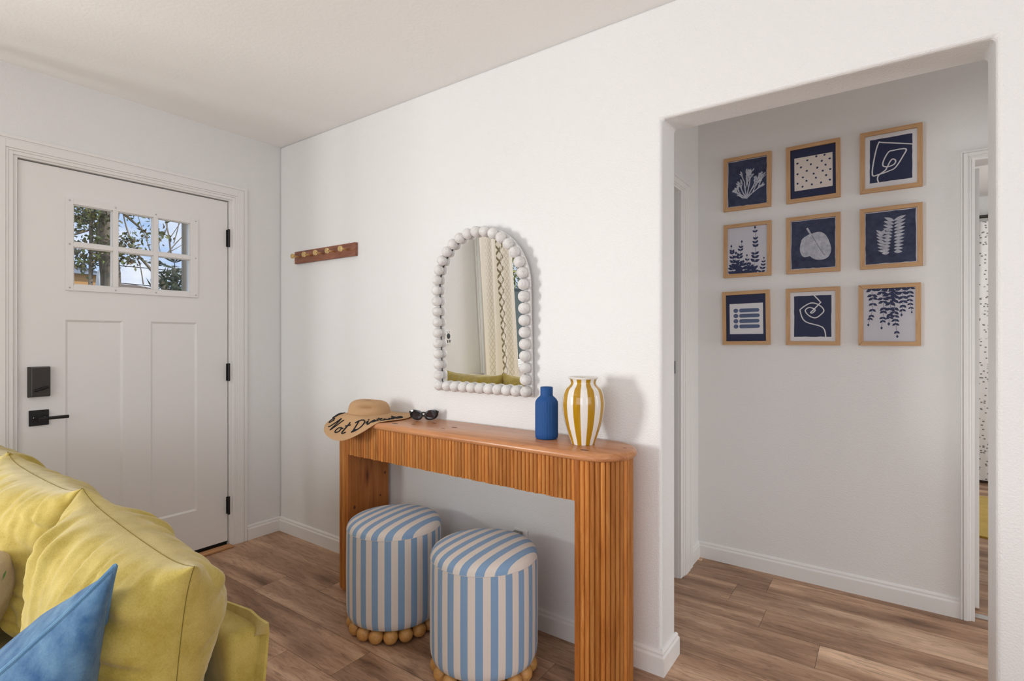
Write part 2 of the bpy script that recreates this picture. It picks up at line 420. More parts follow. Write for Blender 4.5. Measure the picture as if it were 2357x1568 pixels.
# ---------------------------------------------------------------- front door
DX = -.012      # door face
d1 = empty('door_1', (0, 0, 0)); tag(d1, kind='structure')
def slab_with_panels():
    bm = bmesh.new()
    y0, y1, z0, z1 = -1.242, -.323, .028, 2.026; T = .042
    # lite opening and the two lower recessed panels
    lite = (-1.046, -.529, 1.478, 1.866); pa = (-1.075, -.844, .251, 1.311); pb = (-.720, -.491, .251, 1.311)
    ys = sorted({y0, y1, *lite[:2], *pa[:2], *pb[:2]}); zs = sorted({z0, z1, *lite[2:], *pa[2:]})
    def depth(yc, zc):
        if lite[0] < yc < lite[1] and lite[2] < zc < lite[3]: return None
        for p in (pa, pb):
            if p[0] < yc < p[1] and p[2] < zc < p[3]: return .0075
        return 0.
    for i in range(len(ys) - 1):
        for j in range(len(zs) - 1):
            yc, zc = (ys[i] + ys[i + 1]) / 2, (zs[j] + zs[j + 1]) / 2; d = depth(yc, zc)
            if d is None: continue
            bm_box(bm, (DX - T, ys[i], zs[j]), (DX - d, ys[i + 1], zs[j + 1]))
    # sloped moulding inside the panels
    for p in (pa, pb):
        k = .010
        fr = [Vector((DX, p[0], p[2])), Vector((DX, p[1], p[2])), Vector((DX, p[1], p[3])), Vector((DX, p[0], p[3]))]
        inn = [Vector((DX - .0074, p[0] + k, p[2] + k)), Vector((DX - .0074, p[1] - k, p[2] + k)), Vector((DX - .0074, p[1] - k, p[3] - k)), Vector((DX - .0074, p[0] + k, p[3] - k))]
        a = [bm.verts.new(v) for v in fr]; b = [bm.verts.new(v) for v in inn]
        for i in range(4): bm.faces.new((a[i], a[(i + 1) % 4], b[(i + 1) % 4], b[i]))
    return bm
obj('slab', slab_with_panels(), M_door, d1, smooth=False)
# window frame in the door: border, muntins
bm = bmesh.new(); fx0, fx1 = DX, DX + .009
Y0, Y1, Z0, Z1 = -1.075, -.488, 1.451, 1.894; gy0, gy1, gz0, gz1 = -1.046, -.529, 1.480, 1.864
for a, b in (((Y0, Z0), (gy0, Z1)), ((gy1, Z0), (Y1, Z1)), ((gy0, Z0), (gy1, gz0)), ((gy0, gz1), (gy1, Z1))):
    bm_box(bm, (fx0, a[0], a[1]), (fx1, b[0], b[1]))
ms = [(-.889, -.867), (-.710, -.688)]; zm = (1.661, 1.683)
for a, b in ms: bm_box(bm, (DX - .026, a, gz0), (fx1 + .001, b, gz1))
segs = [(gy0, -.889), (-.867, -.710), (-.688, gy1)]
for a, b in segs: bm_box(bm, (DX - .026, a, zm[0]), (fx1 + .001, b, zm[1]))
for a, b in segs:      # thin inner lips
    for c, d in ((gz0, zm[0]), (zm[1], gz1)):
        for q in (((a, c), (a + .004, d)), ((b - .004, c), (b, d)), ((a, c), (b, c + .004)), ((a, d - .004), (b, d))):
            bm_box(bm, (DX - .018, q[0][0], q[0][1]), (DX + .003, q[1][0], q[1][1]))
fr = obj('window_frame', bm, M_door, d1, smooth=False); bev(fr, .0012, 1)
for y in (Y0 + .014, -.878, -.699, Y1 - .014):
    for z in (Z0 + .014, Z1 - .014):
        bm = bmesh.new(); sphere(bm, (DX + .009, y, z), .0042, 8, 6); obj('screw', bm, M_steel, fr)
for y in (Y0 + .014, Y1 - .014):
    bm = bmesh.new(); sphere(bm, (DX + .009, y, 1.672), .0042, 8, 6); obj('screw', bm, M_steel, fr)
for a, b in segs:
    for c, d in ((gz0, zm[0]), (zm[1], gz1)):
        bm = bmesh.new(); bm.faces.new([bm.verts.new((DX - .022, y, z)) for y, z in ((a, c), (b, c), (b, d), (a, d))]); obj('glass_pane', bm, M_glass, d1, smooth=False)
obj('door_sweep', box((DX - .038, -1.24, .006), (DX - .004, -.325, .030)), M_black, d1, smooth=False)
# hinges
for zc in (1.812, 1.023, .238):
    bm = bmesh.new(); tube(bm, [(.004, -.3225, zc - .052), (.004, -.3225, zc + .052)], .0065, 12); bm_box(bm, (-.012, -.331, zc - .05), (-.0115 + .003, -.316, zc + .05))
    obj('hinge', bm, M_black, d1)
# keypad lock housing
bm = bmesh.new(); v, fs = bm_box(bm, (DX, -1.212, .953), (DX + .030, -1.130, 1.094))
for q in v:
    if q.co.x > DX + .01: q.co.y += .010 if q.co.y < -1.17 else -.006; q.co.z += .006 if q.co.z < 1.02 else -.004
lk = obj('deadbolt', bm, M_bronze, d1, smooth=False); bev(lk, .003, 2)
bm = bmesh.new(); tube(bm, [(DX + .034, -1.192, .985), (DX + .040, -1.165, .993), (DX + .036, -1.145, 1.0)], .0055, 10); tube(bm, [(DX + .02, -1.170, .992), (DX + .038, -1.170, .992)], .008, 10)
obj('thumb_turn', bm, M_black, lk)
bm = bmesh.new(); bm_box(bm, (DX, -1.206, .823), (DX + .008, -1.136, .894)); hp = obj('handle', bm, M_black, d1, smooth=False); bev(hp, .0015, 1)
bm = bmesh.new(); tube(bm, [(DX + .006, -1.172, .858), (DX + .022, -1.172, .858)], .016, 20); tube(bm, [(DX + .02, -1.172, .858), (DX + .05, -1.172, .858)], .009, 16)
tube(bm, [(DX + .048, -1.180, .858), (DX + .050, -1.16, .858), (DX + .050, -1.075, .858)], .0075, 12)
obj('lever', bm, M_black, hp)
for yy in (-1.19, -1.152):
    bm = bmesh.new(); sphere(bm, (DX + .008, yy, .860), .003, 8, 6); obj('screw', bm, M_steel, hp)

# bedroom door leaf seen edge-on, standing open
d3 = empty('door_2', (3.4675, 1.262, 0)); tag(d3, kind='structure')
obj('leaf', box((0, .0, .012), (.026, .76, 1.985)), M_trim, d3, smooth=False)

# ---------------------------------------------------------------- keypad / light switch on the door wall (seen in the mirror)
kp = empty('wall_control', (0, -1.63, 1.112)); tag(kp, 'small white wall control with a black oval dial, reflected in the mirror', 'wall control')
bm = bmesh.new(); bm_box(bm, (0, -.045, -.07), (.012, .045, .055)); obj('faceplate', bm, M_white, kp, smooth=False)
bm = bmesh.new(); lathe([(0, .0), (.017, .0), (.020, .003), (0, .005)], 24, bm)
bmesh.ops.rotate(bm, verts=bm.verts, cent=(0, 0, 0), matrix=Matrix.Rotation(PI / 2, 3, 'Y')); bmesh.ops.scale(bm, verts=bm.verts, vec=(1, 1, 1.25)); bmesh.ops.translate(bm, verts=bm.verts, vec=(.012, 0, 0))
obj('dial', bm, M_black, kp)
for dy in (-.014, .014):
    bm = bmesh.new(); sphere(bm, (.012, dy, .036), .004, 8, 6); obj('button', bm, M_black, kp)
    bm = bmesh.new(); bm_box(bm, (.011, dy - .006, -.058), (.0135, dy + .006, -.034)); obj('button', bm, M_black, kp, smooth=False)

# ---------------------------------------------------------------- side window, curtain (seen in the mirror)
w1 = empty('window_1', (-.06, 0, 0)); tag(w1, kind='structure')
bm = bmesh.new()
for a, b in (((-.02, -4.0, .72), (.02, -3.95, 2.08)), ((-.02, -2.19, .72), (.02, -2.14, 2.08)), ((-.02, -3.95, .72), (.02, -2.19, .77)), ((-.02, -3.95, 2.03), (.02, -2.19, 2.08)), ((-.02, -3.09, .77), (.02, -3.05, 2.03))):
    bm_box(bm, a, b)
obj('window_frame', bm, M_trim, w1, smooth=False)
for y0, y1 in ((-3.95, -3.09), (-3.05, -2.19)):
    bm = bmesh.new(); bm.faces.new([bm.verts.new((0, y, z)) for y, z in ((y0, .77), (y1, .77), (y1, 2.03), (y0, 2.03))]); obj('glass_pane', bm, M_glass, w1, smooth=False)
obj('sill', box((.04, -4.05, .69), (.12, -2.09, .72)), M_trim, w1, smooth=False)
def window_simple(name, axis, c, u0, u1, z0, z1):
    w = empty(name); tag(w, kind='structure'); bm = bmesh.new(); um = (u0 + u1) / 2
    for a0, b0, a1, b1 in ((u0, z0, u0 + .05, z1), (u1 - .05, z0, u1, z1), (u0, z0, u1, z0 + .05), (u0, z1 - .05, u1, z1), (um - .02, z0, um + .02, z1)):
        if axis == 'y': bm_box(bm, (a0, c - .02, b0), (a1, c + .02, b1))
        else: bm_box(bm, (c - .02, a0, b0), (c + .02, a1, b1))
    obj('window_frame', bm, M_trim, w, smooth=False)
window_simple('added_window_front', 'y', -4.37, 1.5, 4.3, .7, 2.1)  # unseen window, added behind the front fill lamp
window_simple('added_window_right', 'x', 5.37, -3.2, -1.2, .8, 2.1)  # made-up window in the right wall, set behind its fill lamp
window_simple('added_window_hall', 'x', 5.37, .3, .98, .1, 2.0)  # made-up opening at the hall's end, added for the hall fill lamp

def m_curtain():
    m = mat('woven_curtain', (.78, .73, .64), .9); B(m).inputs['Sheen Weight'].default_value = .2
    u = N(m, 'ShaderNodeUVMap')
    sx = N(m, 'ShaderNodeSeparateXYZ'); L(m, u.outputs[0], sx.inputs[0])
    U, V = sx.outputs[0], sx.outputs[1]
    def lattice(fu, fv, w):
        a = math_n(m, 'SINE', math_n(m, 'MULTIPLY', math_n(m, 'ADD', math_n(m, 'MULTIPLY', U, fu), math_n(m, 'MULTIPLY', V, fv)), PI))
        b = math_n(m, 'SINE', math_n(m, 'MULTIPLY', math_n(m, 'SUBTRACT', math_n(m, 'MULTIPLY', U, fu), math_n(m, 'MULTIPLY', V, fv)), PI))
        return math_n(m, 'LESS_THAN', math_n(m, 'MINIMUM', math_n(m, 'ABSOLUTE', a), math_n(m, 'ABSOLUTE', b)), w)
    thick = lattice(10, 9, .40); fine = lattice(20, 16, .28)
    fr = math_n(m, 'SUBTRACT', 1.0, math_n(m, 'MULTIPLY', U, 1 / 1.012))
    band = math_n(m, 'MULTIPLY', math_n(m, 'GREATER_THAN', fr, .47), math_n(m, 'LESS_THAN', fr, .76))
    side = math_n(m, 'MULTIPLY', math_n(m, 'GREATER_THAN', fr, .12), math_n(m, 'LESS_THAN', math_n(m, 'ABSOLUTE', math_n(m, 'SUBTRACT', fr, .48)), 9.0))
    side = math_n(m, 'MULTIPLY', side, math_n(m, 'GREATER_THAN', math_n(m, 'ABSOLUTE', math_n(m, 'SUBTRACT', fr, .40)), .08))
    side = math_n(m, 'MULTIPLY', side, math_n(m, 'SUBTRACT', 1.0, band))
    c = mix(m, math_n(m, 'MULTIPLY', side, math_n(m, 'MULTIPLY', fine, .45)), (.90, .865, .79), (.42, .39, .30))
    c = mix(m, math_n(m, 'MULTIPLY', band, thick), c, (.23, .20, .12))
    L(m, c, B(m).inputs['Base Color']); return m
def curtain(name, loc, length, z0, z1, folds, amp, m, label, cat='curtain', flare=.25, rz=0, unfold=2.2):
    t = empty(name, loc, rz); tag(t, label, cat)
    bm = bmesh.new(); uv = bm.loops.layers.uv.new('UVMap'); nx, nzz = folds * 14, 30; G = []
    for i in range(nx + 1):
        u = i / nx; row = []
        for j in range(nzz + 1):
            w = j / nzz; z = z0 + (z1 - z0) * w; sq = 1 + flare * (1 - w) * .5
            ph = 2 * PI * folds * u + .5 * math.sin(3 * w + u * 7)
            row.append(bm.verts.new((amp * (math.sin(ph) + .35 * math.sin(2.3 * ph + 1.7 * w)) * (1 - .25 * w), (u - .5) * length * sq + .25 * amp * math.cos(ph), z)))
        G.append(row)
    for i in range(nx):
        for j in range(nzz):
            f = bm.faces.new((G[i][j], G[i + 1][j], G[i + 1][j + 1], G[i][j + 1]))
            for l, (a, b) in zip(f.loops, ((i, j), (i + 1, j), (i + 1, j + 1), (i, j + 1))): l[uv].uv = (a / nx * length * unfold, z0 + (z1 - z0) * b / nzz)
    o = obj('cloth', bm, m, t, angle=80); return t
curtain('curtain', (.115, -2.25, 0), .48, .12, 2.26, 3, .030, m_curtain(), 'cream woven curtain with olive lattice bands beside the side window, seen in the mirror')
rd = empty('curtain_rod', (.115, -3.1, 2.285)); tag(rd, 'dark curtain rod above the side window', 'curtain rod')
bm = bmesh.new(); tube(bm, [(0, -1.15, 0), (0, 1.12, 0)], .012, 12); obj('rod', bm, M_black, rd)
for y_ in (1.0, -1.02): obj('bracket', box((-.115, y_, -.02), (.0, y_ + .02, .0)), M_black, rd, smooth=False)

# ---------------------------------------------------------------- bedroom glimpse
m = mat('printed_white_cotton', (.82, .81, .80), .85)
v = coords(m, (1, 1, 1), 'Generated'); uvn = N(m, 'ShaderNodeUVMap'); mp_ = N(m, 'ShaderNodeMapping'); mp_.inputs['Scale'].default_value = (30, 15, 1); L(m, uvn.outputs[0], mp_.inputs[0])
vo = N(m, 'ShaderNodeTexVoronoi', Scale=1.0); vo.distance = 'CHEBYCHEV'; mpb = N(m, 'ShaderNodeMapping'); mpb.inputs['Scale'].default_value = (1, 3, 1); L(m, mp_.outputs[0], mpb.inputs[0]); L(m, mpb.outputs[0], vo.inputs['Vector'])
L(m, ramp(m, vo.outputs['Distance'], [(.20, (.22, .22, .22)), (.26, (.82, .81, .80))]), B(m).inputs['Base Color'])
curtain('bedroom_curtain', (3.85, 4.03, 0), 1.5, .03, 2.20, 11, .03, m, 'white curtain with small dark printed dashes in the room past the hall', rz=PI / 2, unfold=1.6)
rd = empty('bedroom_curtain_rod', (3.85, 4.03, 2.245)); tag(rd, 'grey metal curtain rod with rings in the room past the hall', 'curtain rod')
bm = bmesh.new(); tube(bm, [(-.9, 0, 0), (.9, 0, 0)], .014, 12); obj('rod', bm, M_bronze, rd)
for i in range(-6, 7):
    bm = bmesh.new(); tube(bm, [(i * .12, .03 * math.cos(a * PI / 8), .03 * math.sin(a * PI / 8)) for a in range(16)], .005, 6, closed=True); obj('ring', bm, M_steel, rd)
bm = bmesh.new(); prof = [bm.verts.new((3.72 + .42 * math.cos(a * PI / 12) * (1 + .1 * math.sin(3 * a)), 2.95 + .55 * math.sin(a * PI / 12), .012)) for a in range(24)]
f = bm.faces.new(prof); r_ = bmesh.ops.extrude_face_region(bm, geom=[f]); bmesh.ops.translate(bm, verts=[q for q in r_['geom'] if isinstance(q, bmesh.types.BMVert)], vec=(0, 0, -.0115))
M_rug = m_fabric('mustard_rug', (.55, .36, .05), (.66, .45, .08))
tag(obj('bedroom_rug', bm, M_rug), 'mustard yellow rug on the floor of the room past the hall', 'rug')

# ---------------------------------------------------------------- hook rail
hr = empty('coat_hook_rail', (.482, 0, 1.7155)); tag(hr, 'small walnut wall rail with five brass pegs', 'coat rail')
o = obj('board', box((-.291, -.0185, -.037), (.291, -.0005, .037)), M_walnut, hr, smooth=False); bev(o, .0012, 1)
for x in (.2545, .370, .4815, .5925, .712):
    t = x - .482
    bm = bmesh.new(); tube(bm, [(t, -.018, .002), (t, -.068, 0)], .0048, 12); pg = obj('peg', bm, M_brass, hr)
    bm = bmesh.new(); tube(bm, [(t, -.064, 0), (t, -.0655, 0), (t, -.0755, 0), (t, -.0768, 0)], lambda i: (.0115, .0148, .0148, .0135)[i], 24)
    obj('peg_head', bm, M_brass, pg)

# ---------------------------------------------------------------- mirror
TILT = .040
mi_ = empty('arched_mirror', (1.669, -.006, .975)); mi_.rotation_euler = (TILT * 0 + .0, 0, 0); tag(mi_, 'arched wall mirror framed with whitewashed wooden beads above the console', 'mirror')
mi_.rotation_euler = (TILT, 0, 0)
CXM, RA, ZB, ZA = 0., .249, .024, .476      # local: bead path centre, arc radius, bottom, arc centre height
def arch(r_off, n=32):
    w = RA + r_off; pts = [(-w, ZB - r_off), (w, ZB - r_off)]
    pts += [(w * math.cos(a * PI / n), ZA + w * math.sin(a * PI / n)) for a in range(n + 1)]
    return pts
def plate(r_off, y0, y1):
    bm = bmesh.new(); p = arch(r_off)
    a = [bm.verts.new((x, y0, z)) for x, z in p]; b = [bm.verts.new((x, y1, z)) for x, z in p]
    bm.faces.new(a); bm.faces.new(b[::-1])
    for i in range(len(p)): bm.faces.new((a[i], a[(i + 1) % len(p)], b[(i + 1) % len(p)], b[i]))
    return bm
obj('backing', plate(.023, -.0005, -.0125), M_wash, mi_, smooth=False)
obj('glass', plate(-.012, -.0127, -.0155), M_mirror, mi_, smooth=False)
bm = bmesh.new(); p = arch(-.011); tube(bm, [(x, -.0165, z) for x, z in p], .0022, 6, closed=True); obj('glass_edge', bm, M_bronze, mi_)
bead_pts = []
for i in range(10): bead_pts.append((-RA + i * 2 * RA / 10, ZB))
for i in range(9): bead_pts.append((RA, ZB + i * (ZA - ZB) / 9))
for i in range(16): a = i * PI / 16; bead_pts.append((RA * math.cos(a), ZA + RA * math.sin(a)))
for i in range(9): bead_pts.append((-RA, ZA - i * (ZA - ZB) / 9))
bm = bmesh.new(); sphere(bm, (0, 0, 0), .0243, 20, 14); b0 = obj('bead', bm, M_wash, mi_, angle=80)
for i, (x, z) in enumerate(bead_pts):
    o = b0 if i == 0 else b0.copy()
    if i: COL.objects.link(o); o.parent = mi_
    o.location = (x, -.028, z); o.rotation_euler = (random.uniform(0, 6), random.uniform(0, 6), random.uniform(0, 6))

# ---------------------------------------------------------------- console table
ct = empty('console_table', (1.665, -.1475, 0)); tag(ct, 'orange pine console table with fluted half-round legs against the white wall', 'console table')
XL, XR = 1.022 - 1.665, 2.308 - 1.665; RT_, RL = .1375, .1145
def capsule(r, xl, xr, n=20):
    pts = [(xr + r * math.sin(a * PI / n), -r * math.cos(a * PI / n)) for a in range(n + 1)]
    pts += [(xl - r * math.sin(a * PI / n), r * math.cos(a * PI / n)) for a in range(n + 1)]
    return pts
bm = bmesh.new(); lay = []
for dr, z in ((-.010, .806), (-.003, .809), (0, .815), (.0005, .820), (-.002, .827), (-.007, .832), (-.013, .8345)):
    lay.append([bm.verts.new((x, y, z)) for x, y in capsule(RT_ + dr, XL, XR)])
for a, b in zip(lay, lay[1:]):
    for i in range(len(a)): bm.faces.new((a[i], a[(i + 1) % len(a)], b[(i + 1) % len(b)], b[i]))
bm.faces.new(lay[0][::-1]); bm.faces.new(lay[-1])
tt = obj('tabletop', bm, M_pine_top, ct, angle=50)
# edge knots
for x in (1.545, 1.765, 2.060, 2.300):
    bm = bmesh.new(); sphere(bm, (x - 1.665, -RT_ + .0030, .8185), .0058, 12, 8); bmesh.ops.scale(bm, verts=bm.verts, vec=(1, .4, 1.2), space=Matrix.Translation((-(x - 1.665), RT_ - .0030, -.8185)))
    obj('edge_knot', bm, M_knot, tt)
def rods(bm, path_pts, z0, z1, r=.0105, jit=.0):
    col = bm.loops.layers.float_color.get('rnd') or bm.loops.layers.float_color.new('rnd')
    for (x, y) in path_pts:
        c = (random.random(), random.random(), random.random(), 1); n0 = len(bm.faces)
        dz = random.uniform(-jit, jit)
        a = [bm.verts.new((x + r * math.cos(k * PI / 5), y + r * math.sin(k * PI / 5), z0 + dz)) for k in range(10)]
        b = [bm.verts.new((x + r * math.cos(k * PI / 5), y + r * math.sin(k * PI / 5), z1)) for k in range(10)]
        fs = [bm.faces.new((a[k], a[(k + 1) % 10], b[(k + 1) % 10], b[k])) for k in range(10)] + [bm.faces.new(a[::-1]), bm.faces.new(b)]
        for f in fs:
            for l in f.loops: l[col] = c
# apron: fluted rail along the front, plus its board
bm = bmesh.new(); px = XL + .024; pts = []
while px < XR - .020: pts.append((px, -RL - .003)); px += .0173
rods(bm, pts, .663, .8065, .0088, .0012)
ap = obj('apron', bm, M_pine_rod, ct, angle=80)
obj('apron_board', box((XL + .02, -.112, .668), (XR - .02, -.098, .8065)), M_pine_pan, ap, smooth=False)
for s, xc in ((-1, XL), (1, XR)):
    bm = bmesh.new(); rr = RL + .002; pts = []; n = 21
    for k in range(n + 1):
        a = -PI / 2 + k * PI / n
        pts.append((xc + s * rr * math.cos(a), rr * math.sin(a)))
    pts.append((xc - s * .0172, -rr)); pts.append((xc - s * .0172, rr))
    rods(bm, pts, .001, .8065, .0088)
    lg = obj('leg', bm, M_pine_rod, ct, angle=80)
    # half-round core behind the rods
    bm = bmesh.new(); c2 = [(xc - s * .022, -rr), *[(xc + s * (rr - .002) * math.cos(-PI / 2 + k * PI / 16), (rr - .002) * math.sin(-PI / 2 + k * PI / 16)) for k in range(17)], (xc - s * .022, rr)]
    a = [bm.verts.new((x, y, .001)) for x, y in c2]; b = [bm.verts.new((x, y, .806)) for x, y in c2]
    bm.faces.new(a); bm.faces.new(b)
    for i in range(len(c2)): bm.faces.new((a[i], a[(i + 1) % len(c2)], b[(i + 1) % len(c2)], b[i]))
    obj('core', bm, M_pine_pan, lg, smooth=False)
    o = obj('inner_panel', box((xc - s * .026, -rr - .0095, .001), (xc - s * .012, rr + .0095, .8062)), M_pine_pan, lg, smooth=False)
# knots on the visible inner panel
for yv, z, r in ((-.235, .40, .009), (-.075, .42, .006), (-.045, .53, .008)):
    bm = bmesh.new(); sphere(bm, (0, 0, 0), r, 12, 8); bmesh.ops.scale(bm, verts=bm.verts, vec=(.15, .8, 1)); bmesh.ops.translate(bm, verts=bm.verts, vec=(XL + .0262, yv + .1475, z)); obj('knot', bm, M_knot, [q for q in ct.children if q.name.startswith('leg')][0])
# knots on the table top
for x, y, rx in ((1.33, -.23, .018), (1.47, -.12, .014), (1.42, -.2, .012), (1.62, -.15, .016), (1.60, -.2, .01), (2.02, -.1, .01), (2.30, -.235, .016), (2.40, -.12, .008)):
    bm = bmesh.new(); lathe([(0, .8347), (1, .8347), (1, .8343)], 20, bm); bmesh.ops.scale(bm, verts=bm.verts, vec=(rx, rx * .55, 1)); bmesh.ops.translate(bm, verts=bm.verts, vec=(x - 1.665, y + .1475, 0)); obj('surface_knot', bm, M_knot, tt)

# ---------------------------------------------------------------- striped stools
def m_stripes():
    m = mat('striped_linen', (.7, .6, .5), .9); B(m).inputs['Sheen Weight'].default_value = .15
    u = N(m, 'ShaderNodeUVMap'); sx = N(m, 'ShaderNodeSeparateXYZ'); L(m, u.outputs[0], sx.inputs[0])
    st = math_n(m, 'LESS_THAN', math_n(m, 'FRACT', sx.outputs[0]), .5)
    mp = N(m, 'ShaderNodeMapping'); mp.inputs['Scale'].default_value = (60, 60, 1); L(m, u.outputs[0], mp.inputs[0])
    w1 = noise_n(m, mp.outputs[0], 1.0, 2, .6)
    mp2 = N(m, 'ShaderNodeMapping'); mp2.inputs['Scale'].default_value = (14, 400, 1); L(m, u.outputs[0], mp2.inputs[0])
    w2 = noise_n(m, mp2.outputs[0], 1.0, 2, .6)
    blue = ramp(m, w1, [(.3, (.19, .33, .54)), (.7, (.31, .47, .68))]); cream = ramp(m, w2, [(.3, (.70, .62, .565)), (.7, (.80, .735, .67))])
    blue = mix(m, .35, blue, ramp(m, w2, [(.35, (.6, .6, .6)), (.65, (1, 1, 1))]), 'MULTIPLY')
    L(m, mix(m, st, cream, blue), B(m).inputs['Base Color']); bump(m, w1, .12, .001); return m
M_strip = m_stripes()
def make_stool():
    t = empty('drum_stool'); R_ = .2; n = 96; NS = 24
    bm = bmesh.new(); uv = bm.loops.layers.uv.new('UVMap')
    prof = [(.150, .0535), (.180, .056), (.192, .064), (.198, .082), (.2, .10), (.201, .25), (.2, .40), (.1988, .422)]
    rings = [[bm.verts.new((r * math.cos(2 * PI * i / n), r * math.sin(2 * PI * i / n), z)) for i in range(n)] for r, z in prof]
    for a, b, za, zb in zip(rings, rings[1:], [p[1] for p in prof], [p[1] for p in prof[1:]]):
        for i in range(n):
            j = (i + 1) % n; f = bm.faces.new((a[i], a[j], b[j], b[i]))
            for l, (ii, zz) in zip(f.loops, ((i, za), (i + 1, za), (i + 1, zb), (i, zb))): l[uv].uv = (ii / n * NS, zz * 20)
    bm.faces.new(rings[0][::-1])
    obj('upholstered_side', bm, M_strip, t, angle=70)
    bm = bmesh.new(); uv = bm.loops.layers.uv.new('UVMap')
    prof = [(.1988, .422), (.196, .4335), (.190, .4425), (.180, .4495), (.166, .4550), (.145, .4595), (.115, .4635), (.07, .4665), (.03, .468), (0, .4682)]
    lathe(prof, n, bm)
    for f in bm.faces:
        for l in f.loops: l[uv].uv = (l.vert.co.x / .0516 + .1, l.vert.co.y * 20)
    obj('upholstered_top', bm, M_strip, t, angle=70)
    bm = bmesh.new(); tube(bm, [(.1990 * math.cos(i * PI / 26), .1990 * math.sin(i * PI / 26), .4222) for i in range(52)], .0007, 6, closed=True); obj('seam', bm, mat('cream_seam', (.6, .55, .5), .9), t)
    bm = bmesh.new(); lathe([(0, .012), (.15, .012), (.15, .05), (0, .05)], 40, bm); obj('base', bm, M_bead, t)
    bm = bmesh.new(); sphere(bm, (0, 0, 0), .0294, 20, 14); b0 = obj('bead_foot', bm, M_bead, t, angle=80)
    nb = 18
    for k in range(nb):
        o = b0 if k == 0 else b0.copy()
        if k: COL.objects.link(o); o.parent = t
        a = 2 * PI * (k + .3) / nb; o.location = (.1705 * math.cos(a), .1705 * math.sin(a), .0294); o.rotation_euler = (random.uniform(0, 6), random.uniform(0, 6), random.uniform(0, 6))
    return t
def copy_tree(o, parent=None):
    c = o.copy(); COL.objects.link(c)
    if parent: c.parent = parent
    for ch in list(o.children): copy_tree(ch, c)
    return c
st1 = make_stool(); st2 = copy_tree(st1)
st1.location = (1.426, -.318, 0); st1.rotation_euler = (0, 0, .12)
st2.location = (1.934, -.336, 0); st2.rotation_euler = (0, 0, .0)
tag(st1, 'blue and cream striped drum stool on wooden beads, beside the console\'s left leg', 'stool', 'striped stools under the console')
tag(st2, 'blue and cream striped drum stool on wooden beads, nearest the camera, by the right leg', 'stool', 'striped stools under the console')

# ---------------------------------------------------------------- vases
def m_vasestripe():
    m = mat('glazed_stripes', (.8, .8, .8), .12, spec=.4); B(m).inputs['Coat Weight'].default_value = .4
    u = N(m, 'ShaderNodeUVMap'); sx = N(m, 'ShaderNodeSeparateXYZ'); L(m, u.outputs[0], sx.inputs[0])
    wob = noise_n(m, u.outputs[0], 3.0, 2)
    f = math_n(m, 'FRACT', math_n(m, 'ADD', sx.outputs[0], math_n(m, 'MULTIPLY', wob, .05)))
    st = math_n(m, 'LESS_THAN', f, .5); rim = math_n(m, 'LESS_THAN', sx.outputs[1], .2395)
    st = math_n(m, 'MULTIPLY', st, rim)
    sp = noise_n(m, u.outputs[0], 9, 3)
    L(m, mix(m, st, (.80, .775, .73), ramp(m, sp, [(.35, (.40, .205, .004)), (.65, (.48, .265, .012))])), B(m).inputs['Base Color']); return m
vs = empty('striped_vase', (2.243, -.137, .835)); tag(vs, 'ochre and white striped ceramic vase on the console\'s right end', 'vase')
prof = [(0, 0), (.039, 0), (.0435, .003), (.0495, .021), (.0585, .0457), (.0665, .0704), (.0747, .1074), (.0785, .1444), (.077, .169), (.0735, .1864), (.066, .2037), (.0545, .2135), (.0485, .221), (.0475, .228), (.050, .236), (.0545, .2425), (.0555, .2457), (.053, .2465), (.050, .243), (.0445, .228), (.045, .221), (.06, .205), (.073, .165), (.070, .10), (.04, .01), (0, .008)]
def smooth_prof(p, k=3):
    out = []
    for i in range(len(p) - 1):
        p0, p1, p2, p3 = p[max(i - 1, 0)], p[i], p[i + 1], p[min(i + 2, len(p) - 1)]
        for s in range(k):
            t = s / k; out.append(tuple(max(0, .5 * (2 * b + (c - a) * t + (2 * a - 5 * b + 4 * c - d) * t * t + (3 * b - a - 3 * c + d) * t ** 3)) for a, b, c, d in zip(p0, p1, p2, p3)))
    out.append(p[-1]); return out
def lathe_uv(prof, n, ns, ph, m, name, parent, flute=None):
    bm = bmesh.new(); uv = bm.loops.layers.uv.new('UVMap'); rings = []
    for r, z in prof:
        rings.append([bm.verts.new(((r + (flute(i, z) if flute else 0)) * math.cos(2 * PI * i / n), (r + (flute(i, z) if flute else 0)) * math.sin(2 * PI * i / n), z)) for i in range(n)])
    for a, b, pa, pb in zip(rings, rings[1:], prof, prof[1:]):
        for i in range(n):
            j = (i + 1) % n; f = bm.faces.new((a[i], a[j], b[j], b[i]))
            for l, (ii, q) in zip(f.loops, ((i, pa), (i + 1, pa), (i + 1, pb), (i, pb))): l[uv].uv = (ii / n * ns + ph, q[1])
    return obj(name, bm, m, parent, angle=60)
pv = [(max(r, .0004), z) for r, z in smooth_prof(prof)]
lathe_uv(pv, 90, 9, .0, m_vasestripe(), 'body', vs)
# rotate so that the stripes face the room as in the picture
vs.rotation_euler = (0, 0, math.radians(-48.5))
bv = empty('blue_bottle_vase', (2.079, -.128, .835)); tag(bv, 'matte cobalt blue ribbed bottle vase on the console beside the striped vase', 'vase')
M_cobalt = mat('matte_cobalt', (.014, .078, .26), .6, spec=.3)
prof = [(.0004, 0), (.038, 0), (.0425, .004), (.0435, .02), (.0435, .135), (.0425, .143), (.037, .153), (.029, .1605), (.0252, .165), (.0243, .17), (.0243, .198), (.0225, .1995), (.0205, .198), (.0205, .17), (.03, .155), (.038, .135), (.038, .01), (.0004, .008)]
lathe_uv(prof, 276, 1, 0, M_cobalt, 'body', bv, flute=lambda i, z: (.0011 * abs(math.cos(PI * i / 6.0)) if .001 < z < .163 else 0))

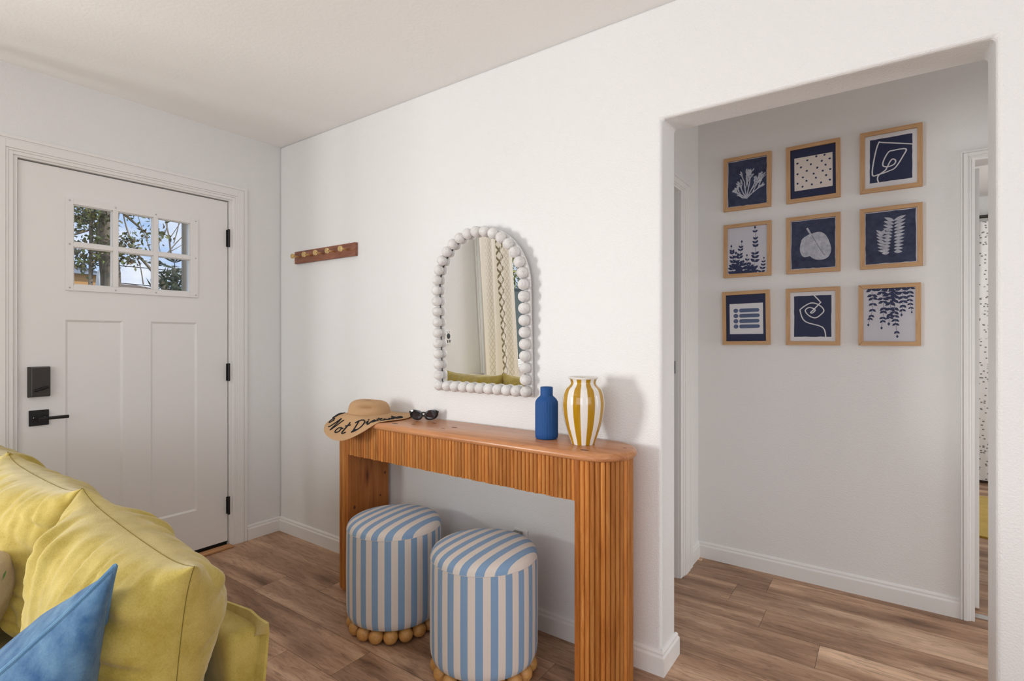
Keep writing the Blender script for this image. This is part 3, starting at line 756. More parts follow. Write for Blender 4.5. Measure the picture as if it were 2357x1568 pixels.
# ---------------------------------------------------------------- sun hat
M_straw = mat('straw', (.60, .36, .18), .75)
v = coords(M_straw, (1, 1, 1)); 
sxn = N(M_straw, 'ShaderNodeUVMap'); mpn = N(M_straw, 'ShaderNodeMapping'); mpn.inputs['Scale'].default_value = (260, 60, 1); L(M_straw, sxn.outputs[0], mpn.inputs[0])
wv = N(M_straw, 'ShaderNodeTexWave', Scale=1.0, Distortion=.3); wv.bands_direction = 'Y'; mw = N(M_straw, 'ShaderNodeMapping'); mw.inputs['Scale'].default_value = (1, 60, 1); L(M_straw, sxn.outputs[0], mw.inputs[0]); L(M_straw, mw.outputs[0], wv.inputs['Vector'])
nn = noise_n(M_straw, mpn.outputs[0], 1.5, 3)
cc = mix(M_straw, .25, ramp(M_straw, wv.outputs[1], [(.15, (.46, .26, .115)), (.6, (.76, .48, .26))]), ramp(M_straw, nn, [(.3, (.56, .33, .16)), (.7, (.78, .50, .27))]))
L(M_straw, cc, B(M_straw).inputs['Base Color']); bump(M_straw, wv.outputs[1], .5, .0025)
M_ink = mat('black_yarn', (.008, .008, .010), .9)
hat = empty('sun_hat', (0, 0, 0)); HX, HY = 1.075, -.168
tag(hat, 'floppy straw sun hat with black lettering, drooping off the console\'s left end', 'hat')
def cap_dist(x, y):     # distance outside the table top outline
    xa, xb, yc = 1.022, 2.308, -.1475; cxp = min(max(x, xa), xb)
    return math.hypot(x - cxp, y - yc) - RT_
def brim(th, rho):      # th in the picture's right/depth frame
    p = Vector((HX, HY, 0)) + RT * (rho * math.cos(th)) + FW * (rho * math.sin(th))
    d = cap_dist(p.x, p.y); drop = 0
    if d > -.02: s = (d + .02); drop = .85 * s * s / (s + .022)
    yw = p.y
    if p.y > -.012: p.y = -.012
    wavez = .004 + .006 * math.sin(2 * th + 1.0) * (rho / .21) ** 2 + .004 * math.sin(5 * th) * (rho / .21) ** 3
    if rho > .08: wavez += .012 * math.exp(-((rho - .10) / .03) ** 2)
    lift = max(0, yw + .012) * .25
    p.z = .8365 + max(wavez, .001) - drop + lift
    return p
bm = bmesh.new(); uv = bm.loops.layers.uv.new('UVMap'); nt, nr = 120, 22; G = []
def RHO(th): return .216 + .006 * math.sin(3 * th + .5)
for i in range(nt):
    th = 2 * PI * i / nt; G.append([bm.verts.new(brim(th, .080 + (RHO(th) - .080) * j / nr)) for j in range(nr + 1)])
for i in range(nt):
    for j in range(nr):
        k = (i + 1) % nt; f = bm.faces.new((G[i][j], G[i][j + 1], G[k][j + 1], G[k][j]))
        for l, (a, b) in zip(f.loops, ((i, j), (i, j + 1), (i + 1, j + 1), (i + 1, j))): l[uv].uv = (a / nt, .3 + b / nr * .14 * 6)
br = obj('brim', bm, M_straw, hat, angle=80)
md = br.modifiers.new('thick', 'SOLIDIFY'); md.thickness = .0022; md.offset = 1
bm = bmesh.new(); uv = bm.loops.layers.uv.new('UVMap'); G = []
cp = [(.094, .000), (.0945, .010), (.0935, .022), (.0905, .035), (.0855, .047), (.077, .057), (.064, .064), (.046, .0675), (.025, .0685), (.001, .0685)]
for i in range(nt):
    th = 2 * PI * i / nt; row = []
    for j, (r, z) in enumerate(cp):
        oval = 1 + .09 * math.cos(2 * th); f_ = math.exp(-((th - 1.5 * PI) / .75) ** 2)
        dent = f_ * .024 * math.exp(-((z - .034 - .006 * math.cos(th * 1.0)) / .009) ** 2)
        rr = r * oval - dent; zz = z - .004 * math.cos(th) * (z / .08) - (.006 * math.exp(-(r / .03) ** 2))
        p = Vector((HX, HY, .8505)) + RT * (rr * math.cos(th)) + FW * (rr * .93 * math.sin(th)); p.z += zz
        row.append(bm.verts.new(p))
    G.append(row)
for i in range(nt):
    for j in range(len(cp) - 1):
        k = (i + 1) % nt; f = bm.faces.new((G[i][j], G[k][j], G[k][j + 1], G[i][j + 1]))
        for l, (a, b) in zip(f.loops, ((i, j), (i + 1, j), (i + 1, j + 1), (i, j + 1))): l[uv].uv = (a / nt, (sum(math.dist(cp[q], cp[q + 1]) for q in range(b))) * 6)
obj('crown', bm, M_straw, hat, angle=80)
# script lettering: polylines in a letter box, height 1 = cap height
GL = {
 'D': (.95, [[(.25, 1), (.18, .5), (.12, 0)], [(-.05, .9), (.3, 1.02), (.7, .95), (.85, .6), (.7, .2), (.4, 0), (.05, -.02), (.2, .12), (.45, .02)]]),
 'o': (.62, [[(.35, .5), (.12, .4), (.08, .12), (.25, 0), (.45, .12), (.46, .38), (.33, .5), (.42, .42), (.62, .45)]]),
 'N': (1.05, [[(-.05, .0), (.1, .15), (.28, .98), (.38, .9), (.55, .05), (.6, .1), (.78, .95), (.95, 1.05)]]),
 't': (.5, [[(.28, 1.0), (.2, .4), (.18, .08), (.3, 0), (.48, .12)], [(.0, .68), (.5, .78)]]),
 'i': (.36, [[(.02, .3), (.16, .5), (.12, .1), (.2, 0), (.36, .14)], [(.2, .78), (.22, .84)]]),
 's': (.5, [[(.02, .1), (.3, .55), (.26, .35), (.36, .12), (.2, -.02), (.04, .06), (.2, .02), (.5, .14)]]),
 'u': (.66, [[(.04, .5), (.08, .12), (.22, 0), (.4, .16), (.46, .5), (.46, .1), (.54, 0), (.66, .1)]]),
 'r': (.46, [[(.0, .12), (.1, .5), (.16, .58), (.3, .48), (.26, .12), (.34, 0), (.46, .1)]]),
 'b': (.6, [[(.1, 1.0), (.06, .4), (.08, .04), (.3, 0), (.48, .2), (.36, .46), (.12, .34)]]),
 ' ': (.42, []),
}
def spline(pts, k=5):
    out = []
    for i in range(len(pts) - 1):
        p0, p1, p2, p3 = pts[max(i - 1, 0)], pts[i], pts[i + 1], pts[min(i + 2, len(pts) - 1)]
        for s in range(k):
            t = s / k; out.append(tuple(.5 * (2 * b + (c - a) * t + (2 * a - 5 * b + 4 * c - d) * t * t + (3 * b - a - 3 * c + d) * t ** 3) for a, b, c, d in zip(p0, p1, p2, p3)))
    out.append(pts[-1]); return out
bm = bmesh.new(); x = 0; hgt = .053; TXT = 'Do Not Disturb'; total = sum(GL[c][0] for c in TXT)
th0, th1 = math.radians(163), math.radians(345)
for c in TXT:
    w, strokes = GL[c]
    for s in strokes:
        pts = []
        for u, v_ in spline(s):
            th = th0 + (th1 - th0) * (x + u) / total; rho = .190 - v_ * hgt - (.006 if False else 0)
            p = brim(th, rho); p.z += .0035; pts.append(p)
        tube(bm, pts, .0036, 6)
    x += w
obj('lettering', bm, M_ink, br, angle=80)

# ---------------------------------------------------------------- sunglasses
sg = empty('sunglasses', (1.372, -.090, .8355)); sg.rotation_euler = (0, 0, math.atan2(.5813, .8137)); tag(sg, 'black sunglasses lying on the console beside the straw hat', 'sunglasses')
M_acet = mat('black_acetate', (.010, .010, .011), .15, spec=.6); M_lens = mat('dark_lens', (.022, .018, .022), .05, spec=.7)
def lens_outline(s, k=1.0, n=28):
    out = []
    for i in range(n):
        a = 2 * PI * i / n; cx_, sx_ = math.cos(a), math.sin(a)
        ex = math.copysign(abs(cx_) ** .75, cx_) * .0265 * k; ez = math.copysign(abs(sx_) ** .75, sx_) * .0195 * k
        if ez < 0: ex *= 1 - .16 * abs(sx_)
        out.append((s * .0355 + ex, ez + .0245 + .003 * (ex * s / .0265)))
    return out
bm = bmesh.new()
for s in (-1, 1):
    o1, o2 = lens_outline(s, 1.22), lens_outline(s, .92); n = len(o1)
    cv = lambda x_: .45 * x_ * x_ / .14
    A = [bm.verts.new((x_, -.003 + cv(x_), z_)) for x_, z_ in o1]; Bv = [bm.verts.new((x_, -.004 + cv(x_), z_)) for x_, z_ in o2]
    Cv = [bm.verts.new((x_, .003 + cv(x_), z_)) for x_, z_ in o1]; Dv = [bm.verts.new((x_, .003 + cv(x_), z_)) for x_, z_ in o2]
    for i in range(n):
        j = (i + 1) % n
        bm.faces.new((A[i], A[j], Bv[j], Bv[i])); bm.faces.new((Cv[i], Dv[i], Dv[j], Cv[j])); bm.faces.new((A[i], Cv[i], Cv[j], A[j])); bm.faces.new((Bv[i], Bv[j], Dv[j], Dv[i]))
tube(bm, [(-.010, -.001, .034), (-.004, -.003, .037), (.004, -.003, .037), (.010, -.001, .034)], .0035, 8)
for s in (-1, 1): bm_box(bm, (s * .062, .010, .034), (s * .070, .017, .042))
obj('frame', bm, M_acet, sg)
for s in (-1, 1):
    bm = bmesh.new(); bm.faces.new([bm.verts.new((x_, .0005 + .45 * x_ * x_ / .14, z_)) for x_, z_ in lens_outline(s, .95)]); obj('lens', bm, M_lens, sg, smooth=False)
    bm = bmesh.new(); tube(bm, [(s * .067, .016, .037), (s * .055, .024 + .004 * s, .030), (0, .030 + .005 * s, .016), (-s * .05, .028 + .005 * s, .006)], lambda i: (.0045, .0045, .0035, .003)[i], 8); obj('temple', bm, M_acet, sg)

# ---------------------------------------------------------------- wall outlet under the console
ou = empty('wall_outlet', (1.872, 0, .342)); tag(ou, 'white wall outlet with a plug, low on the wall behind the striped stools', 'outlet')
o = obj('faceplate', box((-.036, -.006, -.058), (.036, -.0005, .058)), M_white, ou, smooth=False); bev(o, .002, 2)
bm = bmesh.new(); bm_box(bm, (-.030, -.030, .022), (.012, -.006, .050)); o = obj('plug', bm, mat('grey_plug', (.22, .21, .19), .5), ou, smooth=False); bev(o, .003, 2)
for zz in (-.022,):
    bm = bmesh.new(); bm_box(bm, (-.017, -.0072, zz - .014), (.017, -.006, zz + .014)); obj('socket', bm, M_white, ou, smooth=False)

# ---------------------------------------------------------------- framed prints
A_NAVY = mat('ink_navy', (.022, .030, .085), .7); A_WHITE = mat('print_white', (.82, .81, .83), .7); A_CREAM = mat('print_cream', (.82, .75, .69), .7)
A_PALE = mat('print_pale_lilac', (.68, .67, .73), .7); A_STEM = mat('ink_indigo', (.030, .042, .11), .7); A_GREYB = mat('ink_greyblue', (.11, .15, .27), .7)
def wash(name, lo, hi, sc=30):
    m = mat(name, hi, .7); v = coords(m); n = noise_n(m, v, sc, 6, .7); L(m, ramp(m, n, [(.35, lo), (.7, hi)]), B(m).inputs['Base Color']); return m
A_CYAN = wash('cyanotype_navy', (.020, .026, .070), (.060, .078, .15)); A_LEAF = wash('cyanotype_leaf', (.40, .42, .51), (.72, .73, .78), 45)
AM = [A_NAVY, A_WHITE, A_CREAM, A_PALE, A_STEM, A_GREYB, A_CYAN, A_LEAF]
PW, PH = .197, .247
class Art:
    def __init__(s): s.bm = bmesh.new(); s.k = 0
    def p(s, pts, mi, lvl=None):
        s.k += 1; y = -.0105 - .0000012 * s.k - .0004 * (lvl or 0)
        vs_ = [s.bm.verts.new(((u - .5) * PW, y, (v_ - .5) * PH)) for u, v_ in pts]
        try: f = s.bm.faces.new(vs_); f.material_index = mi
        except Exception: pass
    def rect(s, a, b, c, d, mi, j=0.0, lvl=None):
        r = random.Random(int(a * 1000 + j * 77)); n = 10; pts = []
        for (x0, y0, x1, y1) in ((a, b, c, b), (c, b, c, d), (c, d, a, d), (a, d, a, b)):
            for i in range(n): pts.append((x0 + (x1 - x0) * i / n + r.uniform(-j, j), y0 + (y1 - y0) * i / n + r.uniform(-j, j)))
        s.p(pts, mi, lvl)
    def blob(s, x, y, rx, ry, mi, rot=0, j=.06, n=14, lvl=1):
        r = random.Random(int(x * 999 + y * 777)); pts = []
        for i in range(n):
            a = 2 * PI * i / n; k = 1 + r.uniform(-j, j); dx, dy = rx * k * math.cos(a), ry * k * math.sin(a)
            pts.append((x + dx * math.cos(rot) - dy * math.sin(rot) * (PH / PW), y + (dx * math.sin(rot)) * (PW / PH) + dy * math.cos(rot)))
        s.p(pts, mi, lvl)
    def leaf(s, x, y, l, w, ang, mi, lvl=1):
        pts = []; n = 7
        for i in range(n + 1): t = i / n; pts.append((t * l, w * math.sin(PI * t ** .85)))
        for i in range(n - 1, 0, -1): t = i / n; pts.append((t * l, -w * math.sin(PI * t ** .85)))
        s.p([(x + (a * math.cos(ang) - b * math.sin(ang)) / PW, y + (a * math.sin(ang) + b * math.cos(ang)) / PH) for a, b in pts], mi, lvl)
    def line(s, pts, w, mi, lvl=1, w1=None):
        n = len(pts)
        for i in range(n - 1):
            a, b = Vector((pts[i][0] * PW, pts[i][1] * PH)), Vector((pts[i + 1][0] * PW, pts[i + 1][1] * PH)); t = (b - a)
            if t.length < 1e-7: continue
            t.normalize(); q = Vector((-t.y, t.x)); wa = w if w1 is None else w + (w1 - w) * i / n; wb = w if w1 is None else w + (w1 - w) * (i + 1) / n
            a2, b2 = a - t * wa * .35, b + t * wb * .35
            s.p([((c_.x) / PW, (c_.y) / PH) for c_ in (a2 - q * wa / 2, b2 - q * wb / 2, b2 + q * wb / 2, a2 + q * wa / 2)], mi, lvl)
def art_coral(A):
    A.rect(0, 0, 1, 1, 3); A.rect(.02, .012, .985, .985, 6, .006); r = random.Random(3)
    def br_(x, y, ang, l, w, d):
        x2, y2 = x + math.cos(ang) * l / PW, y + math.sin(ang) * l / PH
        A.line([(x, y), ((x + x2) / 2 + r.uniform(-.01, .01), (y + y2) / 2), (x2, y2)], w, 7, 1, w * .85)
        if d == 0: return
        for k in range(r.choice((2, 2, 3))): br_(x2, y2, ang * .72 + 1.57 * .28 + r.uniform(-.5, .5), l * r.uniform(.55, .82), max(w * .86, .0036), d - 1)
    for a, l0, dp in ((.75, .042, 4), (1.1, .052, 4), (1.42, .060, 4), (1.75, .056, 4), (2.1, .046, 4), (2.5, .036, 4), (2.9, .026, 3)): br_(.50, .16, a, l0 * .9, .0060, dp)
def art_dots(A):
    A.rect(0, 0, 1, 1, 0); A.rect(.09, .16, .93, .83, 2, 0, 1); r = random.Random(5)
    for i, (x, y) in enumerate([(.16, .72), (.38, .75), (.58, .80), (.76, .80), (.24, .63), (.46, .66), (.70, .69), (.87, .71), (.16, .50), (.37, .54), (.60, .57), (.78, .60), (.28, .42), (.52, .46), (.72, .49), (.88, .50), (.16, .31), (.36, .34), (.57, .37), (.79, .39), (.27, .23), (.48, .25), (.68, .26), (.87, .29)]):
        A.blob(x, y, .023, .021, 4, r.uniform(0, 3), .12, 10, 2)
def art_line_a(A):
    A.rect(0, 0, 1, 1, 1); A.rect(.10, .10, .91, .92, 0, .004, 1)
    A.line([(p[0], p[1]) for p in spline([(.27, .10), (.25, .17), (.28, .24), (.40, .31), (.44, .37), (.50, .47), (.55, .50), (.60, .46), (.57, .40), (.46, .37), (.36, .40), (.37, .50), (.46, .64), (.55, .66), (.79, .65), (.74, .53), (.60, .34), (.48, .29), (.28, .25), (.15, .26), (.19, .58), (.27, .84), (.36, .84), (.91, .72)], 4)], .0052, 1, 2)
def plant(A, base, top, n, l, mi, r, hang=False, bend=0.):
    pts = [(base[0] + (top[0] - base[0]) * t + bend * math.sin(PI * t), base[1] + (top[1] - base[1]) * t) for t in [i / 12 for i in range(13)]]
    A.line(pts, .0013, mi, 1)
    d = -1 if hang else 1
    for i in range(n):
        t = (i + .3) / n; k = t * 12; a = pts[min(int(k), 12)]
        ll = l * (1 - .45 * t)
        for s in (-1, 1): A.leaf(a[0], a[1], ll, ll * .27, (PI / 2 * d) + s * (1.15 + r.uniform(-.25, .2)) * (1 - .35 * t), mi, 1)
    A.leaf(top[0], top[1], l * .5, l * .16, PI / 2 * d, mi, 1)
def art_plants(A):
    A.rect(0, 0, 1, 1, 3); r = random.Random(9)
    for b, t, n, l, bd in (((.14, 0), (.10, .58), 7, .030, .02), ((.30, 0), (.37, .66), 8, .030, -.02), ((.46, 0), (.50, .36), 4, .026, .02), ((.66, 0), (.70, .94), 9, .030, .03), ((.86, .0), (.92, .28), 4, .022, .01), ((.22, 0), (.22, .42), 5, .034, .0), ((.60, 0), (.58, .16), 3, .034, .0), ((.40, 0), (.41, .22), 3, .036, .0)):
        plant(A, b, t, n, l, 4, r, False, bd)
def art_leaf(A):
    A.rect(0, 0, 1, 1, 3); A.rect(.02, .015, .985, .985, 6, .006)
    A.p(spline([(.42, .70), (.27, .62), (.22, .48), (.22, .36), (.28, .26), (.38, .25), (.50, .30), (.55, .5), (.52, .68), (.42, .70)], 4)[:-1], 7, 1)
    A.p(spline([(.52, .72), (.38, .66), (.33, .5), (.38, .33), (.52, .20), (.70, .17), (.84, .22), (.90, .36), (.86, .52), (.78, .66), (.66, .73), (.52, .72)], 4)[:-1], 7, 2)
    A.line([(.38, .82), (.43, .74), (.48, .66)], .009, 7, 2, .006); A.line([(.48, .68), (.62, .45), (.76, .25)], .0016, 6, 3)
def art_leaflets(A):
    A.rect(0, 0, 1, 1, 3); A.rect(.015, .015, .975, .985, 6, .006); r = random.Random(2)
    for i in range(11):
        y = .83 - i * .058; k = 1 - i * .035
        A.leaf(.565, y - .03, .050 * k, .0072, .42 - .05 * i, 7, 1 + i % 2)
        A.leaf(.58 - .01 * i, y - .04, .045 * k, .0075, PI - .5 + .06 * i, 7, 1 + i % 2)
    for i in range(7): A.leaf(.36 + .012 * i, .56 - i * .055, .036, .006, PI - .7 + .08 * i, 7, 1); 
    A.leaf(.32, .54, .03, .008, 1.1, 7, 1)
def art_bars(A):
    A.rect(0, 0, 1, 1, 0); A.rect(.09, .15, .93, .81, 1, 0, 1)
    for i in range(4):
        y = .66 - .115 * i; A.blob(.25, y, .062, .047, 5, 0, .05, 16, 2)
        a, b = .335, .84 + .01 * (i % 2); pts = []
        for k in range(9): t = PI / 2 + PI * k / 8; pts.append((a + .045 + .045 * math.cos(t), y + .042 * math.sin(t)))
        for k in range(9): t = -PI / 2 + PI * k / 8; pts.append((b - .045 + .045 * math.cos(t), y + .038 * math.sin(t)))
        A.p(pts, 5, 2)
def art_line_b(A):
    A.rect(0, 0, 1, 1, 1); A.rect(.09, .09, .91, .92, 0, .004, 1)
    A.line(spline([(.54, .92), (.67, .79), (.66, .76), (.52, .63), (.46, .58), (.50, .57), (.56, .62), (.52, .66), (.42, .68), (.34, .62), (.42, .52), (.56, .47), (.68, .53), (.75, .62), (.64, .73), (.46, .77), (.26, .67), (.23, .60), (.34, .40), (.72, .28), (.79, .09)], 4), .0052, 1, 2)
def art_vines(A):
    A.rect(0, 0, 1, 1, 3); r = random.Random(21)
    for b, t, n, l, bd in (((.16, 1), (.10, .34), 7, .026, .06), ((.36, 1), (.36, .28), 8, .028, .04), ((.60, 1), (.66, .12), 10, .028, -.02), ((.50, 1), (.50, .36), 7, .032, .03), ((.74, 1), (.74, .52), 6, .028, .03), ((.90, 1), (.93, .56), 6, .021, -.02)):
        plant(A, b, t, n, l, 4, r, True, bd)
ARTS = [(art_coral, 'framed print of white branching coral on dark blue, oak frame, top left of the nine'),
        (art_dots, 'framed print of rows of small navy dots on cream with a navy border'),
        (art_line_a, 'framed print with an angular white line coiling over navy, top right of the nine'),
        (art_plants, 'framed print of upright leafy indigo stems growing on pale paper'),
        (art_leaf, 'framed print of one large pale leaf on dark blue, at the centre of the nine'),
        (art_leaflets, 'framed print of pale paired leaflets stacked on dark blue'),
        (art_bars, 'framed print of four blue dots beside four blue bars with a navy border'),
        (art_line_b, 'framed print with a thin white line looping down over navy, bottom middle of the nine'),
        (art_vines, 'framed print of indigo leafy vines hanging down over pale paper, open at a frame corner')]
for i, (fn, lab) in enumerate(ARTS):
    c_, r_ = i % 3, i // 3
    cx_ = (2.551, 2.856, 3.170)[c_] - (.006 if r_ == 2 else 0) * (1 if c_ != 1 else .2); cz_ = (2.052, 1.693, 1.332)[r_]
    t = empty('framed_print', (cx_, 1.1395, cz_)); tag(t, lab, 'framed print', 'nine framed blue prints on the hall wall')
    t.rotation_euler = (0, (.004, -.006, .0, .003, 0, -.003, -.012, .0, .0)[i], 0)
    bm = bmesh.new(); w, h, b_, d = .235 / 2, .286 / 2, .019, .020
    def q4(pts, y0, y1, mi):
        a = [bm.verts.new((x_, y0, z_)) for x_, z_ in pts]; e = [bm.verts.new((x_, y1, z_)) for x_, z_ in pts]
        fs = [bm.faces.new(a), bm.faces.new(e[::-1])] + [bm.faces.new((a[k], a[(k + 1) % 4], e[(k + 1) % 4], e[k])) for k in range(4)]
        for f in fs: f.material_index = mi
    e_ = .0012 if i == 8 else .0002
    q4([(-w, -h + e_), (-w + b_, -h + b_), (-w + b_, h - b_), (-w, h - e_)], 0, -d, 0); q4([(w, -h), (w, h), (w - b_, h - b_), (w - b_, -h + b_)], 0, -d, 0)
    q4([(-w + e_, -h), (w, -h), (w - b_, -h + b_), (-w + b_, -h + b_)], 0, -d, 1); q4([(-w + e_, h), (-w + b_, h - b_), (w - b_, h - b_), (w, h)], 0, -d, 1)
    obj('frame', bm, [M_frame, M_frameh], t, smooth=False)
    A = Art(); fn(A); o = obj('print', A.bm, AM, t, smooth=False, keep=True)
    bm = bmesh.new(); bm.faces.new([bm.verts.new((x_, -.0145, z_)) for x_, z_ in ((-w + b_, -h + b_), (w - b_, -h + b_), (w - b_, h - b_), (-w + b_, h - b_))]); obj('glass', bm, M_acrylic, t, smooth=False)

# ---------------------------------------------------------------- sofa and cushions
def fold_noise(x, y, z, s=1.0): return noise.noise(Vector((x * s, y * s, z * s)))
def pillow_mesh(W, Hh, T, nu=60, nv=48, p=.46, n=2.4, pinch=.05, ear=.03, fold=.012, seed=0., sag=0.):
    """two inflated panels meeting in a seam; local x across, z up, y through"""
    bm = bmesh.new(); G = {}
    for sgn in (1, -1):
        for i in range(nu + 1):
            for j in range(nv + 1):
                u, v_ = -math.cos(PI * i / nu), -math.cos(PI * j / nv)
                edge = i in (0, nu) or j in (0, nv)
                if sgn == -1 and edge: G[-1, i, j] = G[1, i, j]; continue
                cu, cv_ = abs(u), abs(v_)
                x = W / 2 * u * (1 - pinch * (1 - cv_ ** 2)) ; z = Hh / 2 * v_ * (1 - pinch * (1 - cu ** 2))
                k = max(0, 1 - cu ** 5) * max(0, 1 - cv_ ** 5)
                corner = (cu * cv_) ** 7; x += math.copysign(ear * corner, u); z += math.copysign(ear * corner, v_)
                t = (max(0, (1 - cu ** n)) * max(0, (1 - cv_ ** n))) ** p * T / 2
                # gathers running away from the seams
                near_v = math.exp(-(1 - cv_) * 2.6); near_u = math.exp(-(1 - cu) * 3.2)
                g1 = (fold_noise(x * 17 + seed + 5 * z, seed, z * 2.5) + .6 * fold_noise(x * 37 + seed + 9 * z, seed, z * 4)) * near_v + (fold_noise(seed + 5, z * 16 + x * 5, x * 3.0) + .4 * fold_noise(seed, z * 34 + x * 8, x * 4)) * near_u * .9
                g2 = fold_noise(x * 5 + seed, z * 5, seed)
                c1 = .22 - abs(fold_noise(x * 11 + seed + 4.5 * z, seed + 2, z * 1.8)); c2 = .22 - abs(fold_noise(seed + 3, z * 12 + x * 4, x * 2.2))
                g1 = g1 * .8 - 1.1 * max(0, c1 * 2.2) * near_v - .9 * max(0, c2 * 2.2) * near_u
                t += fold * (g1 * 1.5 + g2 * .9) * k ** .5 * (.25 + min(1, t / (T * .3)) * .75)
                z -= sag * (1 - cu ** 2) * max(0, v_)
                G[sgn, i, j] = bm.verts.new((x, -sgn * max(t, .0008), z))
    for sgn in (1, -1):
        for i in range(nu):
            for j in range(nv):
                q = (G[sgn, i, j], G[sgn, i + 1, j], G[sgn, i + 1, j + 1], G[sgn, i, j + 1])
                bm.faces.new(q if sgn == 1 else q[::-1])
    rim = [G[1, i, 0].co.copy() for i in range(nu)] + [G[1, nu, j].co.copy() for j in range(nv)] + [G[1, i, nv].co.copy() for i in range(nu, 0, -1)] + [G[1, 0, j].co.copy() for j in range(nv, 0, -1)]
    return bm, rim
sofa = empty('sofa', (1.13, -1.75, 0)); tag(sofa, 'chartreuse yellow velvet sofa with its low padded back turned to the console', 'sofa')
def soft_box(name, a, b, parent, r=.03, amp=.004, m=M_sofa):
    bm = bmesh.new(); bm_box(bm, a, b); bmesh.ops.bevel(bm, geom=list(bm.edges), offset=r, segments=4, affect='EDGES', profile=.6)
    bmesh.ops.subdivide_edges(bm, edges=[e for e in bm.edges if e.calc_length() > .12], cuts=10, use_grid_fill=True)
    for v_ in bm.verts: v_.co += Vector((fold_noise(*v_.co, 6), fold_noise(*(v_.co + Vector((9, 3, 1))), 6), fold_noise(*(v_.co + Vector((2, 7, 4))), 6))) * amp
    return obj(name, bm, m, parent, angle=60)
ox, oy = 1.13, -1.75
bk = soft_box('backrest', (.22 - ox, -1.295 - oy, .12), (1.985 - ox, -1.205 - oy, .560), sofa, .028, .006)
# flange sewn along the top and the right end of the back
bm = bmesh.new(); pts = []
for z in [.12 + .0185 * k for k in range(24)]: pts.append(Vector((1.99 - ox + .010 * math.sin(z * 19) + .006, -1.225 - oy + .016 * math.sin(z * 13), z)))
pts.append(Vector((2.010 - ox, -1.225 - oy, .572)))
for k in range(36): pts.append(Vector((1.98 - ox - k * .049, -1.222 - oy + .004 * math.sin(k * 1.3), .566 + .003 * math.sin(k * 1.7))))
n = len(pts); cen = Vector((1.0 - ox, -1.19 - oy, .36))
for i in range(n):
    p_ = pts[i]
inner = []; outer = []
for i, p_ in enumerate(pts):
    dirv = Vector((-1, 0, 0)) if i < 24 else (Vector((-1, 0, -1)).normalized() if i == 24 else Vector((0, 0, -1)))
    inner.append(p_ + dirv * .035); outer.append(p_ + (-dirv) * .012)
for s in (-1, 1):
    A_ = [bm.verts.new(q + Vector((0, s * .012, 0))) for q in inner]; B_ = [bm.verts.new(q + Vector((0, s * .003, 0))) for q in outer]
    for i in range(n - 1): bm.faces.new((A_[i], A_[i + 1], B_[i + 1], B_[i]))
    if s == -1: PB = B_
    else:
        for i in range(n - 1): bm.faces.new((PB[i], PB[i + 1], B_[i + 1], B_[i]))
obj('flange', bm, M_sofa, bk, angle=70)
soft_box('base_frame', (.23 - ox, -2.15 - oy, .12), (2.06 - ox, -1.25 - oy, .26), sofa, .02)
soft_box('seat_cushion', (.23 - ox, -2.18 - oy, .26), (1.06 - ox, -1.26 - oy, .43), sofa, .045)
soft_box('seat_cushion', (1.065 - ox, -2.18 - oy, .26), (2.065 - ox, -1.26 - oy, .43), sofa, .045)
for x in (.30, 1.98):
    for y in (-2.08, -1.24):
        bm = bmesh.new(); lathe([(0, .001), (.018, .001), (.026, .12), (0, .12)], 20, bm, x - ox, y - oy); obj('leg', bm, M_bronze, sofa)
def cushion(name, cx_, cy_, z0, z1, W, T, label, seed, lean=.10, roll=0., **kw):
    t = empty(name, (cx_, cy_, (z0 + z1) / 2)); t.rotation_euler = (lean, roll, 0); tag(t, label, 'cushion', 'yellow back cushions along the sofa')
    bm, rim = pillow_mesh(W, z1 - z0, T, 130, 90, seed=seed, fold=.036, **kw)
    o = obj('cover', bm, M_sofa, t, angle=80)
    bm = bmesh.new(); tube(bm, [q for q in rim], .0008, 5, closed=True); obj('seam', bm, M_seam, o)
    return t
cushion('back_cushion', 1.783, -1.428, .43, .805, .585, .30, 'yellow velvet back cushion at the sofa\'s near end, behind the blue pillow', 3.1, -.06, .07, pinch=.035, ear=.016, p=.40)
cushion('back_cushion', 1.115, -1.430, .43, .82, .70, .30, 'yellow velvet back cushion in the middle of the sofa back, behind the beige pillow', 8.7, -.06, pinch=.035, ear=.022, p=.40)
cushion('back_cushion', .475, -1.430, .43, .82, .56, .30, 'yellow velvet back cushion at the sofa\'s door end, a corner of it in view', 14.2, -.06, pinch=.035, ear=.022, p=.40)
def throw(name, label, corner, edge, across, W, T, m_, mp_, seed, pipe=.0045):
    """square pillow: corner = top right corner, edge = direction down its right side, across = direction of its top edge"""
    e, a = Vector(edge).normalized(), Vector(across).normalized(); nrm = e.cross(a).normalized()
    c = Vector(corner) + e * W / 2 + a * W / 2
    t = empty(name, c); tag(t, label, 'pillow'); sh = lambda q: -a * q.x + nrm * q.y - e * q.z
    bm, rim = pillow_mesh(W * .97, W * .97, T, 56, 56, p=.62, n=2.2, pinch=.075, ear=.004, fold=.010, seed=seed)
    rim = [sh(q) for q in rim]
    for q in bm.verts: q.co = sh(q.co)
    o = obj('cover', bm, m_, t, angle=80)
    if mp_: bm = bmesh.new(); tube(bm, rim, pipe, 8, closed=True); obj('piping', bm, mp_, o)
    return t
throw('throw_pillow', 'blue velvet throw pillow with piped edge leaning on the near yellow cushion', (2.06, -1.524, .830), (-.48, -.58, -.66), (-.40, .10, -.91), .46, .36, M_blue, M_bluepipe, 2.)
tp = throw('throw_pillow', 'beige throw pillow with a green leaf print, cut by the left edge of the photo', (1.495, -1.585, .762), (-.2, -.7, -.68), (-.76, .42, -.40), .42, .20, M_beige, None, 6.)

